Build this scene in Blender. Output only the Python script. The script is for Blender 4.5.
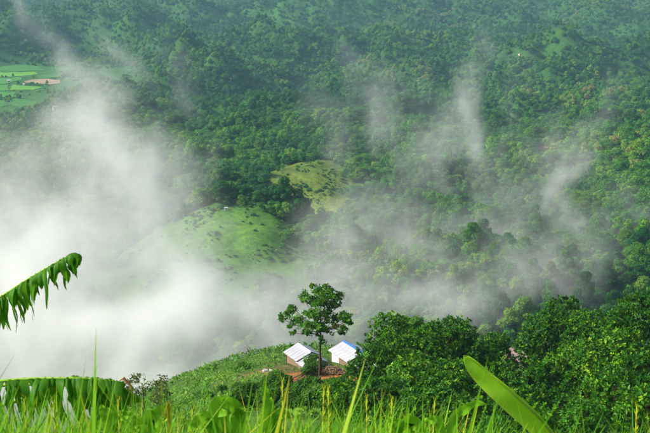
import bpy, math, random
import numpy as np
from mathutils import Vector, Matrix

for o in list(bpy.data.objects):
    bpy.data.objects.remove(o)
SC = bpy.context.scene
COL = SC.collection
R = math.radians

# ------------------------------------------------------------------ camera
F_PX, CU, CV = 1213.0, 325.0, 216.5          # focal length in photo pixels, image centre (650 x 433 photo)
PITCH = math.atan(256.5 / F_PX)              # true horizon lies 40 px above the frame
cam = bpy.data.cameras.new('camera')
cam.sensor_width = 23.6
cam.angle = 2 * math.atan(325.0 / F_PX)
cam.clip_start, cam.clip_end = 0.1, 20000.0
cam.dof.use_dof = True
cam.dof.focus_distance = 170.0
cam.dof.aperture_fstop = 9.0
cam_o = bpy.data.objects.new('camera', cam)
cam_o.location = (0, 0, 0)
cam_o.rotation_euler = (R(90) - PITCH, 0, 0)
COL.objects.link(cam_o)
SC.camera = cam_o

# ------------------------------------------------------------------ sky and sun (bright overcast)
SUN_EL, SUN_AZ = 38.0, -98.0                # elevation, compass angle from +Y towards +X (sun stands to the left, a little behind)
wd = bpy.data.worlds.new('World')
SC.world = wd
wd.use_nodes = True
wn = wd.node_tree
sky = wn.nodes.new('ShaderNodeTexSky')
sky.sky_type = 'NISHITA'
sky.sun_disc = False
sky.sun_elevation = R(SUN_EL)
sky.sun_rotation = R(SUN_AZ)
sky.air_density = 1.0
sky.dust_density = 4.0
sky.ozone_density = 1.0
wn.links.new(sky.outputs[0], wn.nodes['Background'].inputs[0])
wn.nodes['Background'].inputs[1].default_value = 0.10
sun = bpy.data.lights.new('sun', 'SUN')
sun.energy = 3.0
sun.angle = R(6)
sun.color = (1.0, 0.95, 0.86)
sun_o = bpy.data.objects.new('sun', sun)
sd = Vector((math.sin(R(SUN_AZ)) * math.cos(R(SUN_EL)), math.cos(R(SUN_AZ)) * math.cos(R(SUN_EL)), math.sin(R(SUN_EL))))
sun_o.rotation_euler = sd.to_track_quat('Z', 'Y').to_euler()
sun_o.location = sd * 300
COL.objects.link(sun_o)

SC.view_settings.view_transform = 'Standard'
SC.view_settings.look = 'None'
SC.view_settings.exposure = 1.05
SC.view_settings.gamma = 1.0
cy = SC.cycles
cy.max_bounces = 8
cy.diffuse_bounces = 3
cy.glossy_bounces = 2
cy.transmission_bounces = 3
cy.transparent_max_bounces = 8
cy.volume_bounces = 4
cy.volume_step_rate = 2.0
cy.volume_max_steps = 256
cy.use_denoising = True
cy.sample_clamp_indirect = 4.0

# ------------------------------------------------------------------ helpers: noise, pixels, terrain height
_rng = np.random.default_rng(11)
_perm = np.concatenate([_rng.permutation(256)] * 2)
_grad = np.stack([np.cos(np.arange(256) * 2 * np.pi / 256), np.sin(np.arange(256) * 2 * np.pi / 256)], 1)
def noise2(x, y):
    xi = np.floor(x).astype(int); yi = np.floor(y).astype(int)
    xf = x - xi; yf = y - yi
    xi &= 255; yi &= 255
    u = xf * xf * xf * (xf * (xf * 6 - 15) + 10); v = yf * yf * yf * (yf * (yf * 6 - 15) + 10)
    def g(ix, iy, fx, fy):
        h = _grad[_perm[_perm[ix & 255] + (iy & 255)]]
        return h[..., 0] * fx + h[..., 1] * fy
    a = g(xi, yi, xf, yf); b = g(xi + 1, yi, xf - 1, yf)
    c = g(xi, yi + 1, xf, yf - 1); d = g(xi + 1, yi + 1, xf - 1, yf - 1)
    return (a + u * (b - a)) * (1 - v) + (c + u * (d - c)) * v          # about -0.7 .. 0.7
def fbm(x, y, o=4, gain=0.5):
    s = 0; a = 1.0; f = 1.0
    for k in range(o):
        s = s + a * noise2(x * f + 17.3 * k, y * f - 9.1 * k); a *= gain; f *= 2.03
    return s
def ridged(x, y, o=4):
    s = 0; a = 1.0; f = 1.0
    for k in range(o):
        s = s + a * (1 - 2 * np.abs(noise2(x * f + 31.7 * k, y * f + 5.9 * k))); a *= 0.5; f *= 2.0
    return s / 1.9
def sstep(a, b, x):
    t = np.clip((x - a) / (b - a), 0, 1)
    return t * t * (3 - 2 * t)

FWD = np.array((0, math.cos(PITCH), -math.sin(PITCH))); UPV = np.array((0, math.sin(PITCH), math.cos(PITCH)))
def ray(u, v):
    return FWD + np.array((1.0, 0, 0)) * ((u - CU) / F_PX) + UPV * ((CV - v) / F_PX)
def at(u, v, y):                                # the point of that direction at ground distance y
    d = ray(u, v)
    return d * (y / d[1])

_by = np.array([-80, -30, 0, 4, 8, 16, 30, 60, 90, 120, 150, 168, 181, 188, 200, 225, 270, 330, 420, 520, 700, 900, 1200, 1500, 1900, 2300, 2700, 3100, 3600, 4300, 5200, 6500, 9000.])
_bz = np.array([6, 0.5, -1.6, -2.9, -4.6, -8.8, -15.5, -27.0, -36.8, -45.2, -53.4, -57.2, -59.3, -61.8, -69.0, -84, -106, -130, -146, -150, -158, -160, -168, -173, -173, -165, -146, -120, -85, -40, 30, 120, 200.])
_bm = np.zeros_like(_bz)
_dl = np.diff(_bz) / np.diff(_by)
_bm[1:-1] = np.where(_dl[:-1] * _dl[1:] > 0, 2 * _dl[:-1] * _dl[1:] / (_dl[:-1] + _dl[1:] + 1e-9), 0)
_bm[0] = _dl[0]; _bm[-1] = _dl[-1]
def base(y):
    y = np.clip(y, -80, 8999)
    i = np.clip(np.searchsorted(_by, y) - 1, 0, len(_by) - 2)
    h = _by[i + 1] - _by[i]; t = (y - _by[i]) / h
    return ((1 + 2 * t) * (1 - t) ** 2 * _bz[i] + t * (1 - t) ** 2 * h * _bm[i]
            + t * t * (3 - 2 * t) * _bz[i + 1] + t * t * (t - 1) * h * _bm[i + 1])

HILLS = []     # x, y, z top, sigma x, sigma front, sigma back
def hill(u, v, y, sx, sf, sb, rot=0.0):
    p = at(u, v, y); HILLS.append((p[0], p[1], p[2], sx, sf, sb, rot))
hill(240, 207, 560, 52, 62, 45)           # grassy knoll
hill(322, 162, 830, 62, 80, 60)           # yellow-olive hill
hill(250, 146, 990, 60, 60, 60)           # light green strip hill
hill(415, 212, 640, 50, 70, 60)           # wooded rise right of the knoll
hill(470, 265, 500, 60, 60, 60)           # wooded rise below it
hill(430, 140, 1000, 70, 70, 80)
hill(665, 150, 800, 95, 150, 200, 0.5)    # dark spur on the right
hill(700, 235, 560, 60, 90, 120, 0.5)
hill(120, 150, 900, 90, 80, 80)
hill(490, 14, 3050, 330, 260, 260)        # dark ridge at the top
hill(330, -2, 3300, 260, 260, 260)
hill(150, 12, 3000, 300, 300, 300)
hill(20, 20, 3300, 260, 260, 260)
hill(560, 60, 2200, 260, 200, 260)
hill(300, 60, 2300, 240, 200, 220)
hill(230, 105, 1400, 120, 90, 110)
hill(370, 110, 1350, 130, 90, 110)
hill(540, 110, 1450, 140, 100, 110)
FLAT = (-430.0, 1700.0, 175.0, 430.0, -172.5)
def H(x, y):
    x = np.asarray(x, float); y = np.asarray(y, float)
    wob = sstep(300, 900, y) * 60 * noise2(x / 300 + 3.1, y / 500)
    z = base(y + wob)
    # near slope: the hut terrace falls away to the left into the gully
    near = sstep(60, 130, y) * (1 - sstep(240, 420, y))
    xl = np.clip(-x, 0, 70)
    z = z - near * (0.30 * np.maximum(0, xl - 8) + 0.006 * np.maximum(0, xl - 14) ** 2)
    z = z - sstep(145, 225, y) * (1 - sstep(260, 420, y)) * sstep(12, 36, x) * 16
    z = z + (1 - sstep(100, 160, y)) * near * 0.05 * np.clip(x, 0, 60)
    z = z + sstep(1, 6, y) * (1 - sstep(160, 240, y)) * 0.35 * fbm(x / 9, y / 9, 3)
    a1 = sstep(260, 620, y)
    open_l = 1 - 0.75 * np.exp(-((x + 0.27 * y) / 150) ** 2 - ((y - 1080) / 300) ** 2)      # keeps the low fields in view
    z = z + a1 * (40 + 46 * sstep(680, 980, y) * open_l) * (ridged((x - 0.3 * y) / 210 + 4, y / 260, 4) - 0.5) + a1 * 5 * fbm(x / 60, y / 60, 3)
    a2 = sstep(900, 2400, y)
    z = z + a2 * 190 * (ridged((x + 0.35 * y) / 420 + 1.7, (y - 0.2 * x) / 720 + 2.2, 4) - 0.5)
    for (hx, hy, hz, sx, sf, sb, rot) in HILLS:
        dx = x - hx; dy = y - hy
        if rot:
            c, s = math.cos(rot), math.sin(rot); dx, dy = c * dx + s * dy, -s * dx + c * dy
        sy = np.where(dy < 0, sf, sb)
        w = np.exp(-(dx / sx) ** 2 - (dy / sy) ** 2)
        w = np.minimum(1, w * 1.06)
        z = z * (1 - w) + w * hz
    a3 = sstep(330, 480, y)
    z = z + a3 * (7.0 * ridged(x / 70 + 2.0, y / 95 + 5, 3) - 3.4) + a3 * 2.2 * fbm(x / 22, y / 22, 2)
    fx, fy, rx, ry, fz = FLAT
    q = np.sqrt(((x - fx) / rx) ** 2 + ((y - fy) / ry) ** 2)
    w = 1 - sstep(0.85, 1.35, q)
    z = z * (1 - w) + w * (fz + 0.006 * (y - fy))
    return z
def Hs(x, y):
    return float(H(np.array([x]), np.array([y]))[0])
def hit(u, v, y0=3.0, y1=6500.0):               # where that direction first meets the ground
    d = ray(u, v)
    ys = np.exp(np.linspace(math.log(y0), math.log(y1), 2500))
    p = d[None, :] * (ys / d[1])[:, None]
    below = np.nonzero(p[:, 2] < H(p[:, 0], p[:, 1]))[0]
    i = below[0] if len(below) else len(ys) - 1
    return p[i]
def pix(p):                                      # photo pixel of world points
    p = np.asarray(p, float)
    f = p @ FWD; 
    return CU + F_PX * p[..., 0] / f, CV - F_PX * (p @ UPV) / f

# ------------------------------------------------------------------ helpers: objects
def link(name, data, parent=None, loc=None, **props):
    o = bpy.data.objects.new(name, data); COL.objects.link(o)
    if parent is not None: o.parent = parent
    if loc is not None: o.location = loc
    for k, v in props.items(): o[k] = v
    return o
def mesh(name, verts, faces, mats, attrs=None, smooth=False, mat_idx=None):
    verts = np.asarray(verts, np.float32)
    me = bpy.data.meshes.new(name)
    if isinstance(faces, np.ndarray):
        n, k = faces.shape
        me.vertices.add(len(verts)); me.vertices.foreach_set('co', verts.ravel())
        me.loops.add(n * k); me.loops.foreach_set('vertex_index', faces.astype(np.int32).ravel())
        me.polygons.add(n); me.polygons.foreach_set('loop_start', np.arange(0, n * k, k, dtype=np.int32))
        me.update(calc_edges=True)
    else:
        me.from_pydata([tuple(map(float, v)) for v in verts], [], faces); me.update()
    for m in (mats if isinstance(mats, (list, tuple)) else [mats]): me.materials.append(m)
    if mat_idx is not None: me.polygons.foreach_set('material_index', np.asarray(mat_idx, np.int32))
    if smooth: me.polygons.foreach_set('use_smooth', np.ones(len(me.polygons), bool))
    for k, a in (attrs or {}).items():
        a = np.asarray(a, np.float32)
        if a.ndim == 1:
            me.attributes.new(k, 'FLOAT', 'POINT').data.foreach_set('value', a)
        else:
            at_ = me.attributes.new(k, 'FLOAT_COLOR', 'POINT')
            at_.data.foreach_set('color', np.concatenate([a, np.ones((len(a), 1), np.float32)], 1).ravel())
    return me
class MB:
    def __init__(s): s.v = []; s.f = []
    def add(s, vs, fs):
        n = len(s.v); s.v += [tuple(v) for v in vs]; s.f += [tuple(i + n for i in f) for f in fs]
    def box(s, c, h, M=None):
        vs = [Vector((c[0] + a * h[0], c[1] + b * h[1], c[2] + d * h[2])) for a in (-1, 1) for b in (-1, 1) for d in (-1, 1)]
        if M is not None: vs = [M @ v for v in vs]
        s.add(vs, [(0, 1, 3, 2), (4, 6, 7, 5), (0, 4, 5, 1), (2, 3, 7, 6), (0, 2, 6, 4), (1, 5, 7, 3)])
    def tube(s, pts, rad, sides=7, cap=True):
        pts = [Vector(p) for p in pts]; n = len(s.v); up = Vector((0.31, 0.87, 0.38)).normalized()
        for i, p in enumerate(pts):
            t = (pts[min(i + 1, len(pts) - 1)] - pts[max(i - 1, 0)]).normalized()
            a = t.cross(up)
            a = a.normalized() if a.length > 1e-4 else t.orthogonal().normalized()
            b = t.cross(a)
            for k in range(sides):
                q = 2 * math.pi * k / sides
                s.v.append(tuple(p + (a * math.cos(q) + b * math.sin(q)) * rad[i]))
        for i in range(len(pts) - 1):
            for k in range(sides):
                s.f.append((n + i * sides + k, n + i * sides + (k + 1) % sides, n + (i + 1) * sides + (k + 1) % sides, n + (i + 1) * sides + k))
        if cap:
            s.f.append(tuple(n + k for k in range(sides))[::-1]); s.f.append(tuple(n + (len(pts) - 1) * sides + k for k in range(sides)))
    def make(s, name, mat, parent=None, smooth=False, loc=None, **props):
        return link(name, mesh(name, s.v, s.f, mat, smooth=smooth), parent, loc, **props)

# ------------------------------------------------------------------ materials
def new_mat(name):
    m = bpy.data.materials.new(name); m.use_nodes = True
    nt = m.node_tree
    for n in list(nt.nodes):
        if n.type not in ('OUTPUT_MATERIAL', 'BSDF_PRINCIPLED'): nt.nodes.remove(n)
    return m, nt, nt.nodes['Principled BSDF'], nt.nodes['Material Output']
def nd(nt, t, **kw):
    n = nt.nodes.new(t)
    for k, v in kw.items():
        if k.startswith('i_'):
            key = k[2:]; n.inputs[int(key) if key.isdigit() else key.replace('_', ' ')].default_value = v
        else: setattr(n, k, v)
    return n
def ramp(nt, stops, fac):
    r = nt.nodes.new('ShaderNodeValToRGB'); e = r.color_ramp.elements
    while len(e) < len(stops): e.new(0.5)
    for el, (p, c) in zip(e, stops): el.position = p; el.color = (*c, 1)
    nt.links.new(fac, r.inputs[0]); return r
def leaf_mat(name, stops, trans=0.3, tcol=(0.30, 0.62, 0.03), rough=0.5, spec=0.12, wobj=0.55, patch=0.0, pscale=0.004):
    """leaf colour: varies from tree to tree (object random), from twig to twig (tint) and over the land (patches of species)"""
    m, nt, b, out = new_mat(name)
    oi = nd(nt, 'ShaderNodeObjectInfo')
    at_ = nd(nt, 'ShaderNodeAttribute', attribute_name='tint')
    mx = nd(nt, 'ShaderNodeMix', i_0=1 - wobj); mx.data_type = 'FLOAT'
    nt.links.new(oi.outputs['Random'], mx.inputs[2]); nt.links.new(at_.outputs['Fac'], mx.inputs[3])
    fac = mx.outputs[0]
    if patch:
        ge = nd(nt, 'ShaderNodeNewGeometry')
        nz = nd(nt, 'ShaderNodeTexNoise', i_Scale=pscale, i_Detail=3.0, i_Roughness=0.6)
        nt.links.new(ge.outputs['Position'], nz.inputs['Vector'])
        ms = nd(nt, 'ShaderNodeMapRange', i_1=0.3, i_2=0.7, i_3=-patch, i_4=patch)
        nt.links.new(nz.outputs['Fac'], ms.inputs[0])
        ad = nd(nt, 'ShaderNodeMath', operation='ADD', use_clamp=True)
        nt.links.new(fac, ad.inputs[0]); nt.links.new(ms.outputs[0], ad.inputs[1]); fac = ad.outputs[0]
    rp = ramp(nt, stops, fac)
    nt.links.new(rp.outputs[0], b.inputs['Base Color'])
    b.inputs['Roughness'].default_value = rough
    b.inputs['Specular IOR Level'].default_value = spec
    if trans:
        tr = nd(nt, 'ShaderNodeBsdfTranslucent')
        mc = nd(nt, 'ShaderNodeMix'); mc.data_type = 'RGBA'; mc.blend_type = 'MIX'; mc.inputs[0].default_value = 0.35
        nt.links.new(rp.outputs[0], mc.inputs[6]); mc.inputs[7].default_value = (*tcol, 1)
        nt.links.new(mc.outputs[2], tr.inputs[0])
        sh = nd(nt, 'ShaderNodeMixShader', i_0=trans)
        nt.links.new(b.outputs[0], sh.inputs[1]); nt.links.new(tr.outputs[0], sh.inputs[2])
        nt.links.new(sh.outputs[0], out.inputs[0])
    return m
def noise_mat(name, stops, scale=4.0, detail=5.0, rough=0.8, spec=0.2, bump=0.0, stretch=None, metallic=0.0):
    m, nt, b, out = new_mat(name)
    tc = nd(nt, 'ShaderNodeTexCoord')
    src = tc.outputs['Object']
    if stretch:
        mp = nd(nt, 'ShaderNodeMapping'); mp.inputs['Scale'].default_value = stretch
        nt.links.new(src, mp.inputs[0]); src = mp.outputs[0]
    nz = nd(nt, 'ShaderNodeTexNoise', i_Scale=scale, i_Detail=detail, i_Roughness=0.62)
    nt.links.new(src, nz.inputs['Vector'])
    rp = ramp(nt, stops, nz.outputs['Fac'])
    nt.links.new(rp.outputs[0], b.inputs['Base Color'])
    b.inputs['Roughness'].default_value = rough; b.inputs['Specular IOR Level'].default_value = spec; b.inputs['Metallic'].default_value = metallic
    if bump:
        bp = nd(nt, 'ShaderNodeBump', i_Strength=bump, i_Distance=0.05)
        nt.links.new(nz.outputs['Fac'], bp.inputs['Height']); nt.links.new(bp.outputs[0], b.inputs['Normal'])
    return m

F_STOPS = [(0.0, (0.007, 0.065, 0.016)), (0.32, (0.020, 0.120, 0.018)), (0.60, (0.050, 0.185, 0.018)), (0.85, (0.110, 0.260, 0.020)), (0.985, (0.18, 0.31, 0.03)), (1.0, (0.24, 0.22, 0.07))]
M_FOREST = leaf_mat('forest_leaves', F_STOPS, trans=0.25, patch=0.42, wobj=0.7)
SPECIES = [('deep green', leaf_mat('deep_green_leaves', [(0.0, (0.006, 0.055, 0.012)), (1.0, (0.018, 0.115, 0.014))], trans=0.25)),
           ('mid green', leaf_mat('mid_green_leaves', [(0.0, (0.022, 0.115, 0.014)), (1.0, (0.060, 0.180, 0.016))], trans=0.25)),
           ('light yellow-green', leaf_mat('light_green_leaves', [(0.0, (0.070, 0.190, 0.018)), (1.0, (0.160, 0.290, 0.024))], trans=0.25)),
           ('olive-brown tinged', leaf_mat('olive_leaves', [(0.0, (0.070, 0.130, 0.024)), (1.0, (0.190, 0.190, 0.06))], trans=0.25))]
M_DARK = leaf_mat('broad_leaves', [(0.0, (0.006, 0.045, 0.003)), (0.45, (0.020, 0.105, 0.004)), (0.72, (0.075, 0.230, 0.006)), (1.0, (0.22, 0.40, 0.012))], trans=0.2, wobj=0.25, rough=0.45, spec=0.18)
M_TALL = leaf_mat('tall_tree_leaves', [(0.0, (0.016, 0.085, 0.006)), (0.6, (0.05, 0.165, 0.008)), (1.0, (0.13, 0.29, 0.012))], trans=0.3, wobj=0.1)
M_BUSH = leaf_mat('bush_leaves', [(0.0, (0.016, 0.065, 0.006)), (0.6, (0.04, 0.13, 0.010)), (1.0, (0.10, 0.24, 0.016))], trans=0.3, wobj=0.4)
M_BRIGHT = leaf_mat('bright_bush_leaves', [(0.0, (0.02, 0.10, 0.01)), (1.0, (0.075, 0.25, 0.02))], trans=0.3, wobj=0.1)
M_SPARSE = leaf_mat('thin_olive_leaves', [(0.0, (0.06, 0.09, 0.02)), (1.0, (0.15, 0.17, 0.05))], trans=0.3, wobj=0.2)
M_CROP = leaf_mat('crop_leaves', [(0.0, (0.04, 0.13, 0.012)), (0.5, (0.09, 0.23, 0.02)), (1.0, (0.19, 0.35, 0.035))], trans=0.3, wobj=0.0)
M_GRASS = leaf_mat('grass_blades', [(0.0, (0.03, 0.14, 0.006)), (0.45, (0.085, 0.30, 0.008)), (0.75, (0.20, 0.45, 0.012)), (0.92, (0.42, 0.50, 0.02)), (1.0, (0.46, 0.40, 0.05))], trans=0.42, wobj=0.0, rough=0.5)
M_MAIZE = leaf_mat('maize_leaves', [(0.0, (0.11, 0.34, 0.008)), (1.0, (0.24, 0.52, 0.02))], trans=0.35, wobj=0.4)
M_DRY = leaf_mat('dry_stalks', [(0.0, (0.34, 0.44, 0.02)), (1.0, (0.50, 0.46, 0.04))], trans=0.3, wobj=0.3, tcol=(0.6, 0.5, 0.05))
M_BARK = noise_mat('bark', [(0.3, (0.055, 0.035, 0.022)), (0.7, (0.15, 0.10, 0.065))], 3.0, bump=0.6, stretch=(3, 3, 0.6))
M_BARK_R = noise_mat('reddish_bark', [(0.3, (0.045, 0.022, 0.014)), (0.7, (0.13, 0.065, 0.038))], 3.0, bump=0.6, stretch=(3, 3, 0.6))

# ------------------------------------------------------------------ land cover
def ell(x, y, c, rx, ry, soft=0.35, n=0.3, ns=30.0, rot=0.0):
    dx = x - c[0]; dy = y - c[1]
    if rot:
        cc, s = math.cos(rot), math.sin(rot); dx, dy = cc * dx + s * dy, -s * dx + cc * dy
    q = np.sqrt((dx / rx) ** 2 + (dy / ry) ** 2) + n * fbm(x / ns, y / ns, 3)
    return 1 - sstep(1 - soft, 1 + soft, q)
KN = at(240, 207, 560)
P_YEL = hit(312, 182)
P_STRIP = hit(240, 152)
P_TOP1, P_TOP2, P_TOP3 = hit(300, 6), hit(152, 62), hit(207, 82)
P_R1, P_R2 = hit(548, 60), hit(598, 38)
P_SL1, P_SL2, P_SL3 = hit(546, 154), hit(619, 270), hit(92, 34)
P_L1, P_L2 = hit(215, 118), hit(465, 110)
def cover(x, y):
    """weights of open ground: grass, olive grass, bright field, red soil, crops on the near slope"""
    grass = ell(x, y, (KN[0] - 16, KN[1] - 42), 50, 52, 0.4, 0.6, 20)
    grass = np.maximum(grass, ell(x, y, (KN[0] + 22, KN[1] - 92), 40, 30, 0.5, 0.7, 16) * 0.7)
    olive = ell(x, y, P_YEL, 29, 58, 0.45, 0.5, 20)
    lite = ell(x, y, P_STRIP, 46, 40, 0.5, 0.5, 25)
    for p, rx, ry in ((P_TOP1, 120, 150), (P_R1, 34, 55), (P_R2, 60, 60), (P_L1, 30, 35), (P_L2, 70, 28)):
        lite = np.maximum(lite, ell(x, y, p, rx, ry, 0.6, 0.8, 40) * 0.6)
    fx, fy, rx, ry, fz = FLAT
    field = ell(x, y, (fx, fy), rx * 0.92, ry * 0.85, 0.12, 0.15, 90)
    soil = np.maximum(ell(x, y, P_SL1, 4, 24, 0.5, 0.8, 12), ell(x, y, P_SL2, 4, 10, 0.5, 0.8, 8)) 
    clear = sstep(0.22, 0.42, fbm(x / 170 + 9, y / 260 + 4, 3)) * sstep(700, 1200, y) * 0.8
    crest = sstep(0.66, 0.86, ridged((x + 0.35 * y) / 420 + 1.7, (y - 0.2 * x) / 720 + 2.2, 4)) * sstep(1000, 1500, y) * sstep(-0.1, 0.3, fbm(x / 130, y / 170 + 8, 3))
    crest = np.maximum(crest, sstep(0.72, 0.9, ridged((x - 0.3 * y) / 210 + 4, y / 260, 4)) * sstep(650, 900, y) * sstep(0.0, 0.35, fbm(x / 60 + 3, y / 80, 3)))
    lite = np.maximum(np.maximum(lite * 0.85, clear * 0.18), crest * 0.14)
    return grass, olive, lite, field, soil

# ------------------------------------------------------------------ terrain sheet
ys = [-70.0]
while ys[-1] < 8500: ys.append(ys[-1] + max(0.55 if ys[-1] > -6 else 3.0, 0.0085 * ys[-1]))
ys = np.array(ys)
xs = 12 * np.sinh(np.linspace(-6.5, 6.5, 400))
GX, GY = np.meshgrid(xs, ys)
GZ = H(GX, GY)
ny, nx = GX.shape
idx = np.arange(nx * ny).reshape(ny, nx)
quads = np.stack([idx[:-1, :-1], idx[:-1, 1:], idx[1:, 1:], idx[1:, :-1]], -1).reshape(-1, 4)
g_, o_, l_, f_, s_ = cover(GX, GY)
C = np.zeros((ny, nx, 3)) + np.array((0.024, 0.080, 0.016))
def over(C, w, c): return C * (1 - w[..., None]) + w[..., None] * np.array(c)
C = over(C, l_, (0.045, 0.135, 0.020))
C = over(C, g_, (0.062, 0.165, 0.020))
C = over(C, o_, (0.105, 0.160, 0.024))
C = over(C, f_, (0.040, 0.125, 0.020))
C = over(C, s_ * 0.6, (0.26, 0.13, 0.07))
nearw = 1 - sstep(200, 260, GY)
C = over(C, nearw, (0.060, 0.130, 0.022))
HUT_L = hit(300, 372); HUT_R = hit(343, 374)
soil_h = ell(GX, GY, hit(323, 382), 6.4, 9.5, 0.3, 0.5, 3.5)
soil_h = np.maximum(soil_h, ell(GX, GY, hit(306, 376), 4.0, 5.0, 0.4, 0.6, 4.0) * 0.6)
C = over(C, nearw * ell(GX, GY, hit(284, 370), 7.0, 6.0, 0.5, 0.9, 4.0), (0.14, 0.12, 0.05))
C = over(C, nearw * soil_h, (0.36, 0.125, 0.045))
ter_mat, nt, b, out = new_mat('terrain')
at_ = nd(nt, 'ShaderNodeAttribute', attribute_name='cover')
tc = nd(nt, 'ShaderNodeTexCoord')
n1 = nd(nt, 'ShaderNodeTexNoise', i_Scale=0.09, i_Detail=9.0, i_Roughness=0.7)
n0 = nd(nt, 'ShaderNodeTexNoise', i_Scale=0.022, i_Detail=6.0, i_Roughness=0.65)
n3 = nd(nt, 'ShaderNodeTexNoise', i_Scale=0.38, i_Detail=9.0, i_Roughness=0.75)
n2 = nd(nt, 'ShaderNodeTexNoise', i_Scale=1.6, i_Detail=6.0, i_Roughness=0.7)
for n in (n0, n1, n2, n3): nt.links.new(tc.outputs['Object'], n.inputs['Vector'])
r1 = ramp(nt, [(0.3, (0.55, 0.57, 0.55)), (0.5, (0.95, 0.95, 0.95)), (0.72, (1.4, 1.3, 1.15))], n1.outputs['Fac'])
r2 = ramp(nt, [(0.3, (0.6, 0.62, 0.6)), (0.7, (1.35, 1.3, 1.2))], n2.outputs['Fac'])
m1 = nd(nt, 'ShaderNodeMix'); m1.data_type = 'RGBA'; m1.blend_type = 'MULTIPLY'; m1.inputs[0].default_value = 1
m2 = nd(nt, 'ShaderNodeMix'); m2.data_type = 'RGBA'; m2.blend_type = 'MULTIPLY'; m2.inputs[0].default_value = 1
nt.links.new(at_.outputs['Color'], m1.inputs[6]); nt.links.new(r1.outputs[0], m1.inputs[7])
nt.links.new(m1.outputs[2], m2.inputs[6]); nt.links.new(r2.outputs[0], m2.inputs[7])
r0 = ramp(nt, [(0.3, (0.65, 0.72, 0.75)), (0.5, (0.95, 0.97, 0.95)), (0.7, (1.35, 1.2, 1.05))], n0.outputs['Fac'])
m0 = nd(nt, 'ShaderNodeMix'); m0.data_type = 'RGBA'; m0.blend_type = 'MULTIPLY'; m0.inputs[0].default_value = 1
nt.links.new(m2.outputs[2], m0.inputs[6]); nt.links.new(r0.outputs[0], m0.inputs[7])
r3 = ramp(nt, [(0.34, (0.45, 0.52, 0.5)), (0.5, (0.95, 0.95, 0.95)), (0.66, (1.5, 1.35, 1.1))], n3.outputs['Fac'])
m3 = nd(nt, 'ShaderNodeMix'); m3.data_type = 'RGBA'; m3.blend_type = 'MULTIPLY'; m3.inputs[0].default_value = 1
nt.links.new(m0.outputs[2], m3.inputs[6]); nt.links.new(r3.outputs[0], m3.inputs[7])
nt.links.new(m3.outputs[2], b.inputs['Base Color'])
b.inputs['Roughness'].default_value = 0.9; b.inputs['Specular IOR Level'].default_value = 0.1
bp = nd(nt, 'ShaderNodeBump', i_Strength=0.6, i_Distance=1.2)
nt.links.new(n1.outputs['Fac'], bp.inputs['Height']); nt.links.new(bp.outputs[0], b.inputs['Normal'])
V = np.stack([GX, GY, GZ], -1).reshape(-1, 3)
link('hillside_terrain', mesh('hillside_terrain', V, quads, ter_mat, {'cover': C.reshape(-1, 3)}, smooth=True), kind='structure')

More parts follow.
